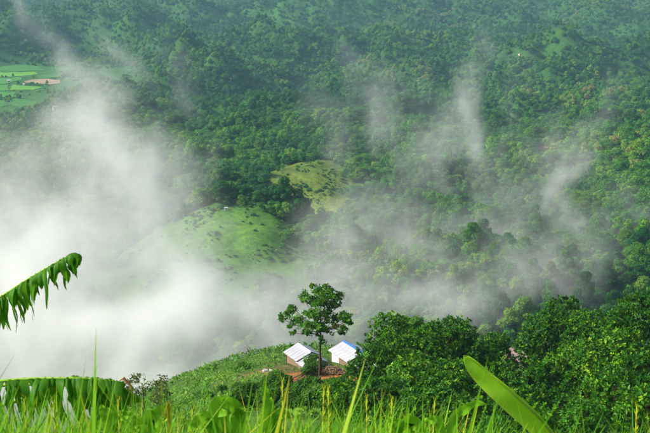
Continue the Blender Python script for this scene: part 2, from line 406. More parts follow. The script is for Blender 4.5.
# ------------------------------------------------------------------ leaves and crowns
def leafset(P, A, N, L, W, fold=0.12):
    """folded four-corner leaves: base P, axis A, normal N -> vertices, triangles"""
    A = A / np.linalg.norm(A, axis=1, keepdims=True)
    S = np.cross(A, N); S /= np.linalg.norm(S, axis=1, keepdims=True) + 1e-9
    N = np.cross(S, A)
    L = np.broadcast_to(L, len(P))[:, None]; W = np.broadcast_to(W, len(P))[:, None]
    mid = P + A * L * 0.45 + N * L * fold
    v = np.stack([P, mid + S * W * 0.5, P + A * L, mid - S * W * 0.5], 1).reshape(-1, 3)
    i = np.arange(len(P))[:, None] * 4
    f = np.concatenate([i + np.array([[0, 1, 2]]), i + np.array([[0, 2, 3]])], 1).reshape(-1, 3)
    return v, f
def crown(rng, lobes, per_area, m, L, W, lo=-0.55, droop=0.35, inner=0.25, spread=(50, 100)):
    """rosettes of m leaves over the outside of overlapping lobes"""
    lobes = np.asarray(lobes, float)
    PP, NN = [], []
    for k, (cx, cy_, cz, rx, ry, rz) in enumerate(lobes):
        n = max(4, int(per_area * 4 * math.pi * ((rx * ry) ** 1.6 / 3 + (rx * rz) ** 1.6 / 3 + (ry * rz) ** 1.6 / 3) ** (1 / 1.6)))
        d = rng.normal(size=(n, 3)); d /= np.linalg.norm(d, axis=1, keepdims=True)
        d = d[d[:, 2] > lo - 0.4 * rng.random(len(d))]
        rad = 1.0 - inner * rng.random(len(d)) ** 1.5 + 0.10 * rng.normal(size=len(d)) 
        # small bumps so the outline is uneven
        bd = rng.normal(size=(14, 3)); bd /= np.linalg.norm(bd, axis=1, keepdims=True)
        rad *= 0.86 + 0.22 * np.clip((d @ bd.T).max(1) - 0.75, 0, 0.25) / 0.25
        p = np.array((cx, cy_, cz)) + d * np.array((rx, ry, rz)) * rad[:, None]
        nn = d / np.array((rx, ry, rz)); nn /= np.linalg.norm(nn, axis=1, keepdims=True)
        keep = np.ones(len(p), bool)
        for j, q in enumerate(lobes):
            if j != k: keep &= (((p - q[:3]) / q[3:]) ** 2).sum(1) > 0.55
        PP.append(p[keep]); NN.append(nn[keep])
    P = np.concatenate(PP); N = np.concatenate(NN)
    n = len(P)
    N = N + np.array((0, 0, 0.35)) + 0.3 * rng.normal(size=N.shape); N /= np.linalg.norm(N, axis=1, keepdims=True)
    T = np.cross(N, rng.normal(size=N.shape)); T /= np.linalg.norm(T, axis=1, keepdims=True)
    B = np.cross(N, T)
    az = np.arange(m)[None, :] * 2 * np.pi / m + rng.random((n, 1)) * 6.28 + 0.5 * rng.normal(size=(n, m))
    al = np.radians(rng.uniform(*spread, size=(n, m)))
    A = N[:, None] * np.cos(al)[..., None] + (T[:, None] * np.cos(az)[..., None] + B[:, None] * np.sin(az)[..., None]) * np.sin(al)[..., None]
    A[..., 2] -= droop * rng.random((n, m))
    Nl = N[:, None] * np.sin(al)[..., None] - (T[:, None] * np.cos(az)[..., None] + B[:, None] * np.sin(az)[..., None]) * np.cos(al)[..., None] * 0.8
    sz = (0.7 + 0.6 * rng.random((n, 1))) * (0.85 + 0.3 * rng.random((n, m)))
    Pm = np.repeat(P[:, None], m, 1) + 0.12 * L * rng.normal(size=(n, m, 3))
    v, f = leafset(Pm.reshape(-1, 3), A.reshape(-1, 3), Nl.reshape(-1, 3), (L * sz).ravel(), (W * sz).ravel())
    t = np.clip(0.5 + 0.24 * rng.normal(size=(n, 1)) + 0.08 * rng.normal(size=(n, m)), 0, 1)
    return v, f, np.repeat(t.ravel(), 4)
def tree_wood(mb, rng, base_r, zfork, lobes, sides=7, bend=0.3, lead=None):
    """tapered trunk to the fork and a limb to every lobe"""
    tops = np.asarray(lobes, float)
    ztop = lead if lead is not None else zfork + (tops[:, 2].max() - zfork) * 0.7
    n = 7
    pts = []; rad = []
    for i in range(n):
        t = i / (n - 1)
        pts.append((bend * math.sin(t * 2.2) * 0.5, bend * 0.5 * math.sin(t * 3.1), -0.5 + (ztop + 0.5) * t))
        rad.append(base_r * ((1.25 if i == 0 else 1.0) * (1 - 0.82 * t)))
    mb.tube(pts, rad, sides)
    for (cx, cy_, cz, rx, ry, rz) in tops:
        z0 = min(zfork + rng.uniform(-0.1, 0.35) * max(0.1, cz - zfork), ztop * 0.96)
        t = (z0 + 0.5) / (ztop + 0.5)
        s = Vector((bend * math.sin(t * 2.2) * 0.5, bend * 0.5 * math.sin(t * 3.1), z0)); e = Vector((cx, cy_, cz))
        mid = (s + e) / 2 + Vector((0, 0, -0.08 * (e - s).length))
        r0 = base_r * (1 - 0.82 * t) * 0.6
        mb.tube([s, s.lerp(mid, 0.6), mid, e], [r0, r0 * 0.75, r0 * 0.6, r0 * 0.2], max(4, sides - 2))
        for q in range(3):
            d = Vector(rng.normal(size=3)).normalized(); d.z = abs(d.z) * 0.6
            mb.tube([mid.lerp(e, 0.2 + 0.3 * q), e + Vector((d.x * rx, d.y * ry, d.z * rz)) * 0.7], [r0 * 0.35, r0 * 0.1], 4)
def dome_lobes(rng, n, Rr, z0, z1, lobe=0.5):
    L = [(0, 0, z1 - lobe * Rr * 0.9, lobe * Rr, lobe * Rr, lobe * Rr * 0.85)]
    for k in range(n - 1):
        a = 2 * math.pi * (k + rng.uniform(-0.3, 0.3)) / (n - 1) * (1.6 if n > 6 else 1)
        t = rng.uniform(0, 1); rr = Rr * (1 - 0.5 * t) * 0.62
        s = lobe * Rr * rng.uniform(0.7, 1.1)
        L.append((rr * math.cos(a), rr * math.sin(a), z0 + (z1 - z0) * (0.12 + 0.68 * t), s, s, s * rng.uniform(0.65, 0.85)))
    return L

# forest prototypes: mid-distance ones with trunks, far ones as crowns alone
MID = []
for k in range(5):
    rng = np.random.default_rng(100 + k)
    hgt = (11, 9, 13, 8, 10)[k]; Rr = (4.4, 4.6, 4.0, 3.6, 4.8)[k]
    lb = dome_lobes(rng, (7, 6, 8, 6, 8)[k], Rr, hgt * 0.25, hgt, (0.5, 0.55, 0.48, 0.55, 0.45)[k])
    v, f, t = crown(rng, lb, 4.6, 4, 0.64, 0.36)
    cm = mesh('forest_crown', v, f, M_FOREST, {'tint': t})
    mb = MB(); tree_wood(mb, rng, 0.22, hgt * 0.35, lb, 6)
    MID.append((cm, mesh('forest_trunk', mb.v, mb.f, M_BARK)))
FAR = []
for k in range(6):
    rng = np.random.default_rng(200 + k)
    hgt = (11, 9, 12, 8, 10, 6)[k]; Rr = (4.8, 5.0, 4.4, 4.0, 5.2, 4.0)[k]
    lb = dome_lobes(rng, (6, 5, 6, 5, 7, 5)[k], Rr, hgt * 0.2, hgt, 0.55)
    v, f, t = crown(rng, lb, 0.8, 3, 1.25, 0.8, lo=-0.35)
    # a far piece is a handful of crowns of different sizes standing together
    vs_, fs_, ts_ = [], [], []; nv = 0
    for q in range(4):
        a_ = rng.uniform(0, 6.28); s_q = rng.uniform(0.42, 0.85); c_, n_ = math.cos(a_), math.sin(a_)
        Rm = np.array(((c_, -n_, 0), (n_, c_, 0), (0, 0, 1))) * s_q
        off = np.array(((-3.4, -3.1), (3.3, -2.8), (-2.9, 3.4), (3.2, 3.0))[q] + tuple([0.0])) + np.append(rng.normal(size=2) * 0.9, 0)
        vs_.append(v @ Rm.T * np.array((1, 1, rng.uniform(0.85, 1.2))) + off); fs_.append(f + nv); nv += len(v)
        ts_.append(np.clip(t + rng.uniform(-0.35, 0.35), 0, 1))
    v = np.concatenate(vs_); f = np.concatenate(fs_); t = np.concatenate(ts_)
    FAR.append(bpy.data.objects.new('far_crown', mesh('far_crown', v, f, M_FOREST, {'tint': t})))

# ------------------------------------------------------------------ forest: where trees stand
rng = np.random.default_rng(5)
pts = []
d = 140.0
while d < 4700:
    sp = 4.3 if d < 1150 else 8.6 + 1.2 * float(sstep(1500, 3000, d))
    w = d * math.tan(R(19.5)) * 2 + 60
    nn = max(2, int(w / sp))
    xr = (np.arange(nn) + rng.uniform(-0.45, 0.45, nn)) * sp - w / 2
    pts.append(np.stack([xr, d + rng.uniform(-0.45, 0.45, nn) * sp], 1))
    d += sp * 0.95
pts = np.concatenate(pts)
g_, o_, l_, f_, s_ = cover(pts[:, 0], pts[:, 1])
open_ = np.maximum.reduce([g_ * 1.05, o_ * 1.0, l_ * 0.85, f_ * 1.03, s_])
rows = sstep(0.05, 0.16, fbm(pts[:, 0] / 70 + 2, pts[:, 1] / 110, 3)) * f_          # tree lines between the fields
prob = np.maximum(1 - open_, 0.85 * rows)
bush_ = (1 - open_) < 0.25
prob = np.where(bush_ & (rows < 0.2) & (pts[:, 1] > 1000), np.maximum(prob, 0.02 + 0.14 * sstep(0.0, 0.4, fbm(pts[:, 0] / 25 + 7, pts[:, 1] / 25, 3))), prob)
prob = np.where(pts[:, 1] < 330, prob * 0.8, prob)
prob = np.where((pts[:, 1] < 228) & ((pts[:, 0] < 13) | (pts[:, 1] < 140 + 40 * (pts[:, 0] < 26))), 0, prob)
keep = rng.random(len(pts)) < prob
pts = pts[keep]; opn = open_[keep]; bsh = (bush_ & (rows < 0.2))[keep]
Z = H(pts[:, 0], pts[:, 1])
scl = (0.36 + 0.62 * rng.random(len(pts)) ** 1.4 + 0.3 * (rng.random(len(pts)) < 0.05)) ** np.where(pts[:, 1] < 1150, 1.0, 0.5) * (1 - 0.35 * np.clip(opn, 0, 1)) * (0.92 + 0.3 * fbm(pts[:, 0] / 80, pts[:, 1] / 80, 2))
scl = np.clip(scl, 0.35, 1.5) * (0.5 + 0.5 * sstep(235, 330, pts[:, 1]))
scl = np.where(bsh, scl * rng.uniform(0.25, 0.75, len(scl)), scl)
P3 = np.stack([pts[:, 0], pts[:, 1], Z], 1)
# fields on the valley floor (laid just above the ground), used below to keep trees off them
fx, fy, frx, fry, fz = FLAT
def flat_z(y): return fz + 0.006 * (y - fy)
def floor_pt(u, v):
    d = ray(u, v); y = 1500.0
    for _ in range(20): y = flat_z(y) / d[2] * d[1]
    return np.array((d[0] * y / d[1], y))
PADDY = [[(-8, 62), (20, 62), (30, 63), (26, 64.3), (-8, 64.2)], [(-8, 65), (24, 65), (40, 67), (44, 70.5), (18, 71.5), (-8, 70.5)],
         [(-8, 72.5), (20, 72.8), (36, 72), (38, 74.5), (10, 77), (-8, 77)], [(-8, 78.5), (8, 78.5), (18, 77.2), (22, 80), (6, 84), (-8, 84)],
         [(36, 75.5), (52, 73.5), (66, 74), (60, 77.5), (40, 78.5)], [(12, 85), (26, 86), (44, 87), (34, 90), (10, 90)],
         [(-8, 86), (8, 85), (9, 90.5), (-8, 91)], [(-8, 93), (14, 92.5), (17, 97), (-8, 98)], [(16, 99), (30, 100), (40, 104), (24, 107), (8, 104)],
         [(30, 106), (52, 104), (62, 107), (54, 112), (34, 111)], [(-8, 101), (6, 101), (8, 106), (-8, 107)]]
DIRT = [(23, 82.3), (33, 79.6), (47, 79.2), (59, 80.6), (60.5, 83.0), (51, 84.8), (44, 84.0), (34, 84.2), (27, 83.6)]
PADDY = [np.array([floor_pt(*p) for p in q]) for q in PADDY]
DIRT = np.array([floor_pt(*p) for p in DIRT])
def inside(px, py, poly):
    r = np.zeros(len(px), bool); n = len(poly)
    for i in range(n):
        x1, y1 = poly[i]; x2, y2 = poly[(i + 1) % n]
        c = ((y1 > py) != (y2 > py)) & (px < (x2 - x1) * (py - y1) / (y2 - y1 + 1e-12) + x1)
        r ^= c
    return r
bad = np.zeros(len(P3), bool)
for q in PADDY + [DIRT]:
    c = q.mean(0); bad |= inside(P3[:, 0], P3[:, 1], c + (q - c) * 1.06)
P3 = P3[~bad]; scl = scl[~bad]; opn = opn[~bad]
def field_sheet(name, poly, mat):
    c = poly.mean(0)
    # subdivide and roughen the outline a little
    pp = []
    rg = np.random.default_rng(int(abs(c[0] * 7 + c[1])))
    for i in range(len(poly)):
        a, b_ = poly[i], poly[(i + 1) % len(poly)]
        for t in np.linspace(0, 1, 5)[:-1]: pp.append(a + (b_ - a) * t + rg.normal(size=2) * np.array((1.2, 3.0)))
    pp = np.array(pp); n = len(pp)
    v = [(p[0], p[1], flat_z(p[1]) + 0.5) for p in pp] + [(p[0], p[1], flat_z(p[1]) - 0.5) for p in pp]
    f = [tuple(range(n))] + [(i + n, (i + 1) % n + n, (i + 1) % n, i) for i in range(n)]
    return link(name, mesh(name, v, f, mat), kind='structure')
PM = [noise_mat('paddy_%d' % k, [(0.3, c0), (0.7, c1)], 0.03, 6.0, 0.9, 0.1) for k, (c0, c1) in enumerate((((0.04, 0.15, 0.02), (0.08, 0.23, 0.03)), ((0.035, 0.125, 0.02), (0.06, 0.18, 0.028)), ((0.08, 0.22, 0.025), (0.13, 0.30, 0.035))))]
for k, q in enumerate(PADDY): field_sheet('rice_paddy', q, PM[(0, 1, 2, 0, 1, 2, 0, 0, 1, 0, 1)[k]])
field_sheet('bare_earth_field', DIRT, noise_mat('bare_earth', [(0.3, (0.15, 0.14, 0.08)), (0.5, (0.28, 0.20, 0.13)), (0.72, (0.38, 0.27, 0.20))], 0.05, 6.0, 0.9, 0.1))

# ------------------------------------------------------------------ forest: the largest ones one by one, the rest as one mass
uu, vv = pix(P3 + np.stack([0 * scl, 0 * scl, 6 * scl], 1))
cand = np.nonzero((uu > -5) & (uu < 655) & (vv > 5) & (vv < 420) & (P3[:, 1] < 900))[0]
tt = np.linspace(0.25, 0.985, 60)
tp = P3[cand] + np.stack([0 * scl[cand], 0 * scl[cand], 8.5 * scl[cand]], 1)
sx_ = tp[:, None, :] * tt[None, :, None]
clear_ = (sx_[..., 2] > H(sx_[..., 0], sx_[..., 1]) + 1.0).all(1)
cu, cv = uu[cand], vv[cand]
misty = (cu < 190) & (cv > 150)                                  # swallowed by the mist bank
cand = cand[clear_ & ~misty]
order = np.argsort(-(scl[cand] / P3[cand, 1]))
pick = cand[order[:272]]
ZONES = [('tree in the row along the crest of the grassy knoll', 'trees along the knoll crest'),
         ('tree on the steep wooded spur beyond the tallest dark broad-leaved tree', 'trees on the dark wooded spur'),
         ('tree on the wooded rise between the olive hill and the spur', 'trees on the misty wooded rise'),
         ('tree low in the misty gully right behind the broad-leaved trees', 'trees in the gully behind the broad-leaved trees'),
         ('tree standing in the open grass of the knoll side', 'scattered trees on the grassy knoll'),
         ('tree in the dip between the grassy knoll and the olive hill', 'trees between knoll and olive hill')]
rng = np.random.default_rng(77)
MIDS = []
for cm, tm in MID:
    row = []
    for nm, mt in SPECIES:
        c2 = cm.copy(); c2.materials.clear(); c2.materials.append(mt); row.append(c2)
    MIDS.append(row)
def forest_tree(x, y, z, s, zn, sp=None, where=None):
    k = int(rng.integers(len(MID)))
    if sp is None: sp = int(rng.choice(4, p=((0.62, 0.30, 0.07, 0.01) if zn == 1 else (0.36, 0.44, 0.17, 0.03))))
    sz = 'small ' if s < 0.5 else ('tall ' if s > 0.8 else '')
    t = link('forest_tree', None, None, (x, y, z - 0.2), label=sz + SPECIES[sp][0] + ' ' + (where or ZONES[zn][0]), category='tree', group=ZONES[zn][1])
    t.rotation_euler.z = rng.uniform(0, 6.28); t.scale = (s * 1.05, s * 1.05, s * rng.uniform(0.85, 1.15))
    t.empty_display_size = 0.5
    link('trunk', MID[k][1], t); link('crown', MIDS[k][sp], t)
for i in pick:
    x, y, z = P3[i]; s = float(scl[i]); u, v = uu[i], vv[i]
    if 195 < u < 305 and y > 535 and y < 640: zn = 0
    elif opn[i] > 0.6 and 150 < u < 330: zn = 4
    elif u > 570 and v < 300: zn = 1
    elif y < 420: zn = 3
    elif u < 380 and y > 540: zn = 5
    else: zn = 2
    where = None
    if zn == 2: where = 'tree %s on the wooded rise, %s' % ('low' if y < 520 else ('halfway' if y < 620 else 'high'), 'towards the grassy knoll' if u < 430 else ('towards the dark spur' if u > 520 else 'midway from knoll to dark spur'))
    if zn == 1: where = 'tree %s on the steep wooded spur beyond the broad-leaved trees' % ('low' if y < 620 else 'high')
    forest_tree(x, y, z, s, zn, None, where)
# the row on the knoll's crest
for (u, dy, s, sp) in [(198, 10, 0.8, 2), (206, 16, 0.75, 1), (214, 12, 1.0, 1), (222, 17, 1.05, 0), (230, 14, 1.1, 1), (239, 18, 0.8, 0), (247, 14, 0.9, 0), (256, 10, 0.6, 1), (266, 8, 0.75, 0), (275, 4, 0.85, 0), (284, -2, 1.0, 0), (291, -8, 1.05, 3), (298, -16, 1.0, 1), (304, -26, 0.9, 0)]:
    yy = np.linspace(525, 582, 58); xx = (u - CU) / F_PX * yy * 1.02
    y = float(yy[np.argmax(H(xx, yy) / yy)]) - 1 + 0.2 * dy; x = (u - CU) / F_PX * y * 1.02      # just behind the brow
    forest_tree(x, y, Hs(x, y), s * 1.15, 0, sp)
rest = np.ones(len(P3), bool); rest[pick] = False
tx, ty_ = [], []
for yy in np.arange(430, 1000, 1.9):
    w = yy * 0.30; xx = np.arange(-w, w, 2.0) + rng.uniform(-0.9, 0.9, len(np.arange(-w, w, 2.0))); tx.append(xx); ty_.append(yy + rng.uniform(-0.9, 0.9, len(xx)))
tx = np.concatenate(tx); ty_ = np.concatenate(ty_)
cg = np.maximum.reduce(cover(tx, ty_)[:3])
kp = (cg > 0.3) & (rng.random(len(tx)) < 0.03 + 0.8 * sstep(0.02, 0.40, fbm(tx / 16, ty_ / 22 + 3, 4)))
tx, ty_ = tx[kp], ty_[kp]
TP = np.stack([tx, ty_, H(tx, ty_) + 0.45], 1)
RP = np.concatenate([P3[rest], TP]); RS = np.concatenate([scl[rest], rng.uniform(0.10, 0.30, len(TP)) * (0.6 + 0.8 * rng.random(len(TP)) ** 3)])
tuft = np.concatenate([np.zeros(rest.sum(), bool), np.ones(len(TP), bool)])
n = len(RP)
pm = bpy.data.meshes.new('forest_points'); pm.vertices.add(n); pm.vertices.foreach_set('co', (RP - np.array((0, 0, 0.6))).astype(np.float32).ravel())
near_ = RP[:, 1] < 1150
kind_ = np.where(near_, rng.integers(0, len(MID), n), len(MID) + rng.integers(0, len(FAR), n)).astype(np.int32)
kind_ = np.where(tuft, len(MID) + len(FAR), kind_).astype(np.int32)
pm.attributes.new('which', 'INT', 'POINT').data.foreach_set('value', kind_)
pm.attributes.new('turn', 'FLOAT_VECTOR', 'POINT').data.foreach_set('vector', np.stack([0.08 * rng.normal(size=n), 0.08 * rng.normal(size=n), rng.uniform(0, 6.28, n)], 1).astype(np.float32).ravel())
pm.attributes.new('size', 'FLOAT_VECTOR', 'POINT').data.foreach_set('vector', np.stack([RS * 1.1, RS * 1.1, RS * rng.uniform(0.8, 1.25, n) * np.where(tuft, 0.5, 1.0)], 1).astype(np.float32).ravel())
forest = link('forest', pm, kind='stuff', label='dense green forest covering the valley and far hillsides', category='forest')
gn = bpy.data.node_groups.new('forest_scatter', 'GeometryNodeTree')
gn.interface.new_socket('Geometry', in_out='INPUT', socket_type='NodeSocketGeometry')
gn.interface.new_socket('Geometry', in_out='OUTPUT', socket_type='NodeSocketGeometry')
gi = gn.nodes.new('NodeGroupInput'); go = gn.nodes.new('NodeGroupOutput')
g2i = gn.nodes.new('GeometryNodeGeometryToInstance')
M_TUFT = leaf_mat('grass_tufts', [(0.0, (0.035, 0.125, 0.014)), (0.5, (0.065, 0.175, 0.018)), (1.0, (0.14, 0.24, 0.03))], trans=0.4, wobj=0.6)
tm_ = MID[1][0].copy(); tm_.materials.clear(); tm_.materials.append(M_TUFT)
srcs = [bpy.data.objects.new('mid_crown', cm) for cm, tm in MID] + FAR + [bpy.data.objects.new('tuft', tm_)]
for o in reversed(srcs):
    oi = gn.nodes.new('GeometryNodeObjectInfo'); oi.transform_space = 'ORIGINAL'
    oi.inputs['Object'].default_value = o; oi.inputs['As Instance'].default_value = True
    gn.links.new(oi.outputs['Geometry'], g2i.inputs[0])
# one instance per source: join the object instances, not one merged geometry
jn = gn.nodes.new('GeometryNodeJoinGeometry')
for l in list(g2i.inputs[0].links):
    gn.links.new(l.from_socket, jn.inputs[0])
gn.nodes.remove(g2i)
m2p = gn.nodes.new('GeometryNodeMeshToPoints')
iop = gn.nodes.new('GeometryNodeInstanceOnPoints')
iop.inputs['Pick Instance'].default_value = True
def named(nm, ty):
    a = gn.nodes.new('GeometryNodeInputNamedAttribute'); a.data_type = ty; a.inputs['Name'].default_value = nm
    return a.outputs['Attribute']
gn.links.new(gi.outputs[0], m2p.inputs['Mesh']); gn.links.new(m2p.outputs[0], iop.inputs['Points'])
gn.links.new(jn.outputs[0], iop.inputs['Instance'])
gn.links.new(named('which', 'INT'), iop.inputs['Instance Index'])
gn.links.new(named('turn', 'FLOAT_VECTOR'), iop.inputs['Rotation'])
gn.links.new(named('size', 'FLOAT_VECTOR'), iop.inputs['Scale'])
gn.links.new(iop.outputs[0], go.inputs[0])
md = forest.modifiers.new('scatter', 'NODES'); md.node_group = gn

# ------------------------------------------------------------------ the two metal-roofed huts
M_ROOF = noise_mat('galvanised_sheet', [(0.34, (0.20, 0.185, 0.18)), (0.44, (0.36, 0.37, 0.39)), (0.56, (0.47, 0.49, 0.52)), (0.7, (0.58, 0.60, 0.62))], 1.6, 7.0, 0.5, 0.4, stretch=(0.35, 3.0, 1), metallic=0.1)
M_ROOF_OLD = noise_mat('rusty_sheet', [(0.3, (0.16, 0.10, 0.085)), (0.6, (0.28, 0.19, 0.17)), (0.8, (0.40, 0.32, 0.30))], 2.0, 6.0, 0.6, 0.4)
M_BLUE = noise_mat('blue_ridge_paint', [(0.3, (0.02, 0.11, 0.42)), (0.7, (0.05, 0.19, 0.56))], 3.0, rough=0.5)
M_BOARD = noise_mat('weathered_boards', [(0.3, (0.13, 0.09, 0.055)), (0.7, (0.30, 0.22, 0.14))], 2.0, bump=0.4, stretch=(6, 6, 0.5))
M_PALE = noise_mat('pale_sheet_wall', [(0.3, (0.55, 0.55, 0.52)), (0.7, (0.78, 0.78, 0.75))], 1.5)
M_POST = noise_mat('timber_posts', [(0.3, (0.10, 0.065, 0.04)), (0.7, (0.22, 0.15, 0.09))], 3.0, bump=0.4)
M_DARKWOOD = noise_mat('dark_planks', [(0.3, (0.085, 0.045, 0.028)), (0.7, (0.20, 0.11, 0.065))], 2.0, bump=0.4, stretch=(1, 1, 6))
M_THATCH = noise_mat('brown_brush', [(0.3, (0.10, 0.065, 0.035)), (0.7, (0.28, 0.19, 0.11))], 8.0, bump=1.0)
M_WHITE = noise_mat('white_wall_paint', [(0.3, (0.36, 0.36, 0.33)), (0.7, (0.55, 0.55, 0.51))], 0.8)
M_PANE = noise_mat('dark_pane', [(0.3, (0.02, 0.025, 0.03)), (0.7, (0.05, 0.055, 0.06))], 1.0, rough=0.15, spec=0.6)
def above(u, v, h, y0, y1):                       # point on that direction that stands h metres over the ground
    ys_ = np.linspace(y0, y1, 800); d_ = ray(u, v); p = d_[None] * (ys_ / d_[1])[:, None]
    k = np.argmin(np.abs(p[:, 2] - H(p[:, 0], p[:, 1]) - h)); return p[k]
def corr_sheet(w, length, amp=0.028, waves=4):
    """corrugated sheet: runs down +x for length, w wide along y, ridges run down the slope"""
    n = waves * 4 + 1; v = []; f = []
    for i in range(n):
        y = -w / 2 + w * i / (n - 1); z = amp * math.sin(2 * math.pi * i / 4)
        v += [(0, y, z), (length, y, z)]
    for i in range(n - 1): f.append((2 * i, 2 * i + 1, 2 * i + 3, 2 * i + 2))
    return v, f
SHEETS = {}
def sheet_mesh(w, l, mat):
    k = (round(w, 2), round(l, 2), mat.name)
    if k not in SHEETS:
        v, f = corr_sheet(w, l); SHEETS[k] = mesh('roof_sheet', v, f, mat)
    return SHEETS[k]
def roof_plane(parent, side, y0, y1, zr, run, drop, n, mat, rg, lift=0.0):
    sl = math.hypot(run, drop); w = (y1 - y0) / n
    for k in range(n):
        o = link('roof_sheet', sheet_mesh(w + 0.09, sl, mat), parent)
        o.location = (side * 0.03, y0 + w * (k + 0.5), zr + lift + 0.018 * (k % 2) + rg.uniform(-0.006, 0.006))
        ang = math.atan2(drop, run)
        if side > 0: o.rotation_euler = (0, ang, rg.uniform(-0.006, 0.006))
        else: o.rotation_euler = (0, ang, math.pi + rg.uniform(-0.006, 0.006))
def hut(name, label, center, rotz, length, half, wall, drop, ext=0.0, right=1.0, ridge_cap=False, wall_mat=None, side_mat=None, seed=1):
    rg = np.random.default_rng(seed)
    t = link(name, None, None, center, label=label, category='hut'); t.rotation_euler.z = rotz
    zr = wall + drop; hl = length / 2; yo = 0.35                     # eave overhang
    inner = half - 0.45
    rf = link('roof', None, t)
    roof_plane(rf, -1, -hl, hl, zr, half, drop, 6, M_ROOF, rg)
    roof_plane(rf, 1, -hl, hl, zr, half * right, drop * right, 6, M_ROOF, rg)
    if ridge_cap:
        mb = MB(); sl = drop / half
        for s in (-1, 1):
            mb.add([(0, -hl - 0.05, zr + 0.10), (0, hl + 0.05, zr + 0.10), (s * 0.26, hl + 0.05, zr + 0.085 - 0.26 * sl), (s * 0.26, -hl - 0.05, zr + 0.085 - 0.26 * sl)], [(0, 1, 2, 3) if s > 0 else (3, 2, 1, 0)])
        mb.make('ridge_cap', M_BLUE, rf)
    else:
        mb = MB()
        for s in (-1, 1):
            mb.add([(0, -hl, zr + 0.075), (0, hl, zr + 0.075), (s * 0.16, hl, zr + 0.06 - 0.16 * drop / half), (s * 0.16, -hl, zr + 0.06 - 0.16 * drop / half)], [(0, 1, 2, 3) if s > 0 else (3, 2, 1, 0)])
        mb.make('ridge_cap', M_ROOF, rf)
    eave_z = wall + drop * (1 - inner / half) - 0.09
    bot = -0.9
    # walls of vertical boards, each its own piece
    def boards(x0, y0, x1, y1, top0, top1, mat, n):
        for k in range(n):
            a = (k + 0.5) / n; tp_ = top0 + (top1 - top0) * a - rg.uniform(0, 0.05)
            L_ = math.hypot(x1 - x0, y1 - y0) / n
            mb = MB(); mb.box((0, 0, 0), (L_ / 2 - 0.008, 0.016 + 0.004 * (k % 2), (tp_ - bot) / 2))
            o = mb.make('wall_board', mat, t); o.location = (x0 + (x1 - x0) * a, y0 + (y1 - y0) * a, (tp_ + bot) / 2)
            o.rotation_euler.z = math.atan2(y1 - y0, x1 - x0)
    wl = hl - yo
    sm = side_mat or wall_mat
    boards(-inner, -wl, -inner, wl * 0.15, eave_z, eave_z, wall_mat, 8)
    boards(-inner, wl * 0.15, -inner, wl, eave_z, eave_z, sm, 6)
    inr = half * right - 0.4; ez_r = wall + drop * (1 - inr / half) - 0.09
    boards(inr, -wl, inr, wl, ez_r, ez_r, wall_mat, 12)
    rz = wall + drop - 0.10
    boards(-inner, wl, 0, wl, eave_z, rz, wall_mat, 6); boards(0, wl, inr, wl, rz, ez_r, wall_mat, 6)
    # front gable: boards either side of a door
    boards(-inner, -wl, -0.5, -wl, eave_z, rz - 0.2, wall_mat, 4); boards(0.5, -wl, inr, -wl, rz - 0.2, ez_r, wall_mat, 4)
    mb = MB(); mb.box((0, -wl + 0.03, (1.75 + bot) / 2), (0.47, 0.02, (1.75 - bot) / 2)); dr = mb.make('door', M_POST, t)
    mb = MB(); mb.box((0.36, -wl - 0.01, 0.95), (0.03, 0.03, 0.07)); mb.make('handle', M_DARKWOOD, dr)
    for (px_, py_) in ((-inner, -wl), (inr, -wl), (-inner, wl), (inr, wl)):
        mb = MB(); mb.tube([(px_ * 1.03, py_ * 1.02, bot), (px_ * 1.03, py_ * 1.02, eave_z + 0.02)], [0.07, 0.06], 7); mb.make('post', M_POST, t)
    for s in (-1, 1):
        hx = half if s < 0 else half * right; pz = wall + drop * (1 - (hx - 0.25) / half) - 0.13
        mb = MB(); mb.tube([(s * (hx - 0.25), -hl + 0.05, pz), (s * (hx - 0.25), hl - 0.05, pz)], [0.05, 0.05], 5); mb.make('purlin', M_POST, t)
    if ext:
        ex = link('front_roof', None, t)
        roof_plane(ex, -1, -hl - ext, -hl + 0.25, zr - 0.22, half, drop, 4, M_ROOF, rg)
        roof_plane(ex, 1, -hl - ext, -hl + 0.25, zr - 0.22, half * right * 0.8, drop * right * 0.8, 4, M_ROOF, rg)
        for s in (-1, 1):
            hx = (half if s < 0 else half * right * 0.8) - 0.3
            mb = MB(); mb.tube([(s * hx, -hl - ext + 0.25, bot - 0.5), (s * hx, -hl - ext + 0.25, wall - 0.26 + drop * (1 - hx / half) - 0.12)], [0.07, 0.06], 7); mb.make('post', M_POST, t)
        boards(-half + 0.35, -hl - ext * 0.5, -half + 0.35, -hl + 0.2, wall - 0.3, wall - 0.3, wall_mat, 5)
    return t
def hut_center(u, v, length, wall, drop, rotz, y0=165, y1=182):
    pb = above(u, v, wall + drop, y0, y1)           # back end of the ridge
    c = Vector((pb[0], pb[1], 0)) + Matrix.Rotation(rotz, 3, 'Z') @ Vector((0, -length / 2, 0))
    return (c.x, c.y, pb[2] - wall - drop)
RZ = R(26)
LC = hut_center(298, 343, 4.6, 1.75, 1.05, RZ)
hut('metal_roofed_hut', 'board-walled hut with all-silver metal roof and lower front roof, left of the tall slender tree', LC, RZ, 4.6, 2.4, 1.75, 1.05, right=0.72, ext=2.8, wall_mat=M_BOARD, seed=3)
bpy.data.objects['metal_roofed_hut']['label'] = 'board-walled hut with plain silver metal roof and a lower front roof'
RC = hut_center(344, 341, 6.0, 2.0, 1.05, RZ)
hb = hut('metal_roofed_hut', 'hut with white metal roof and bright blue ridge strip beside broad-leaved trees', RC, RZ, 6.0, 2.6, 2.0, 1.05, right=0.8, ridge_cap=True, wall_mat=M_BOARD, side_mat=M_PALE, seed=4)
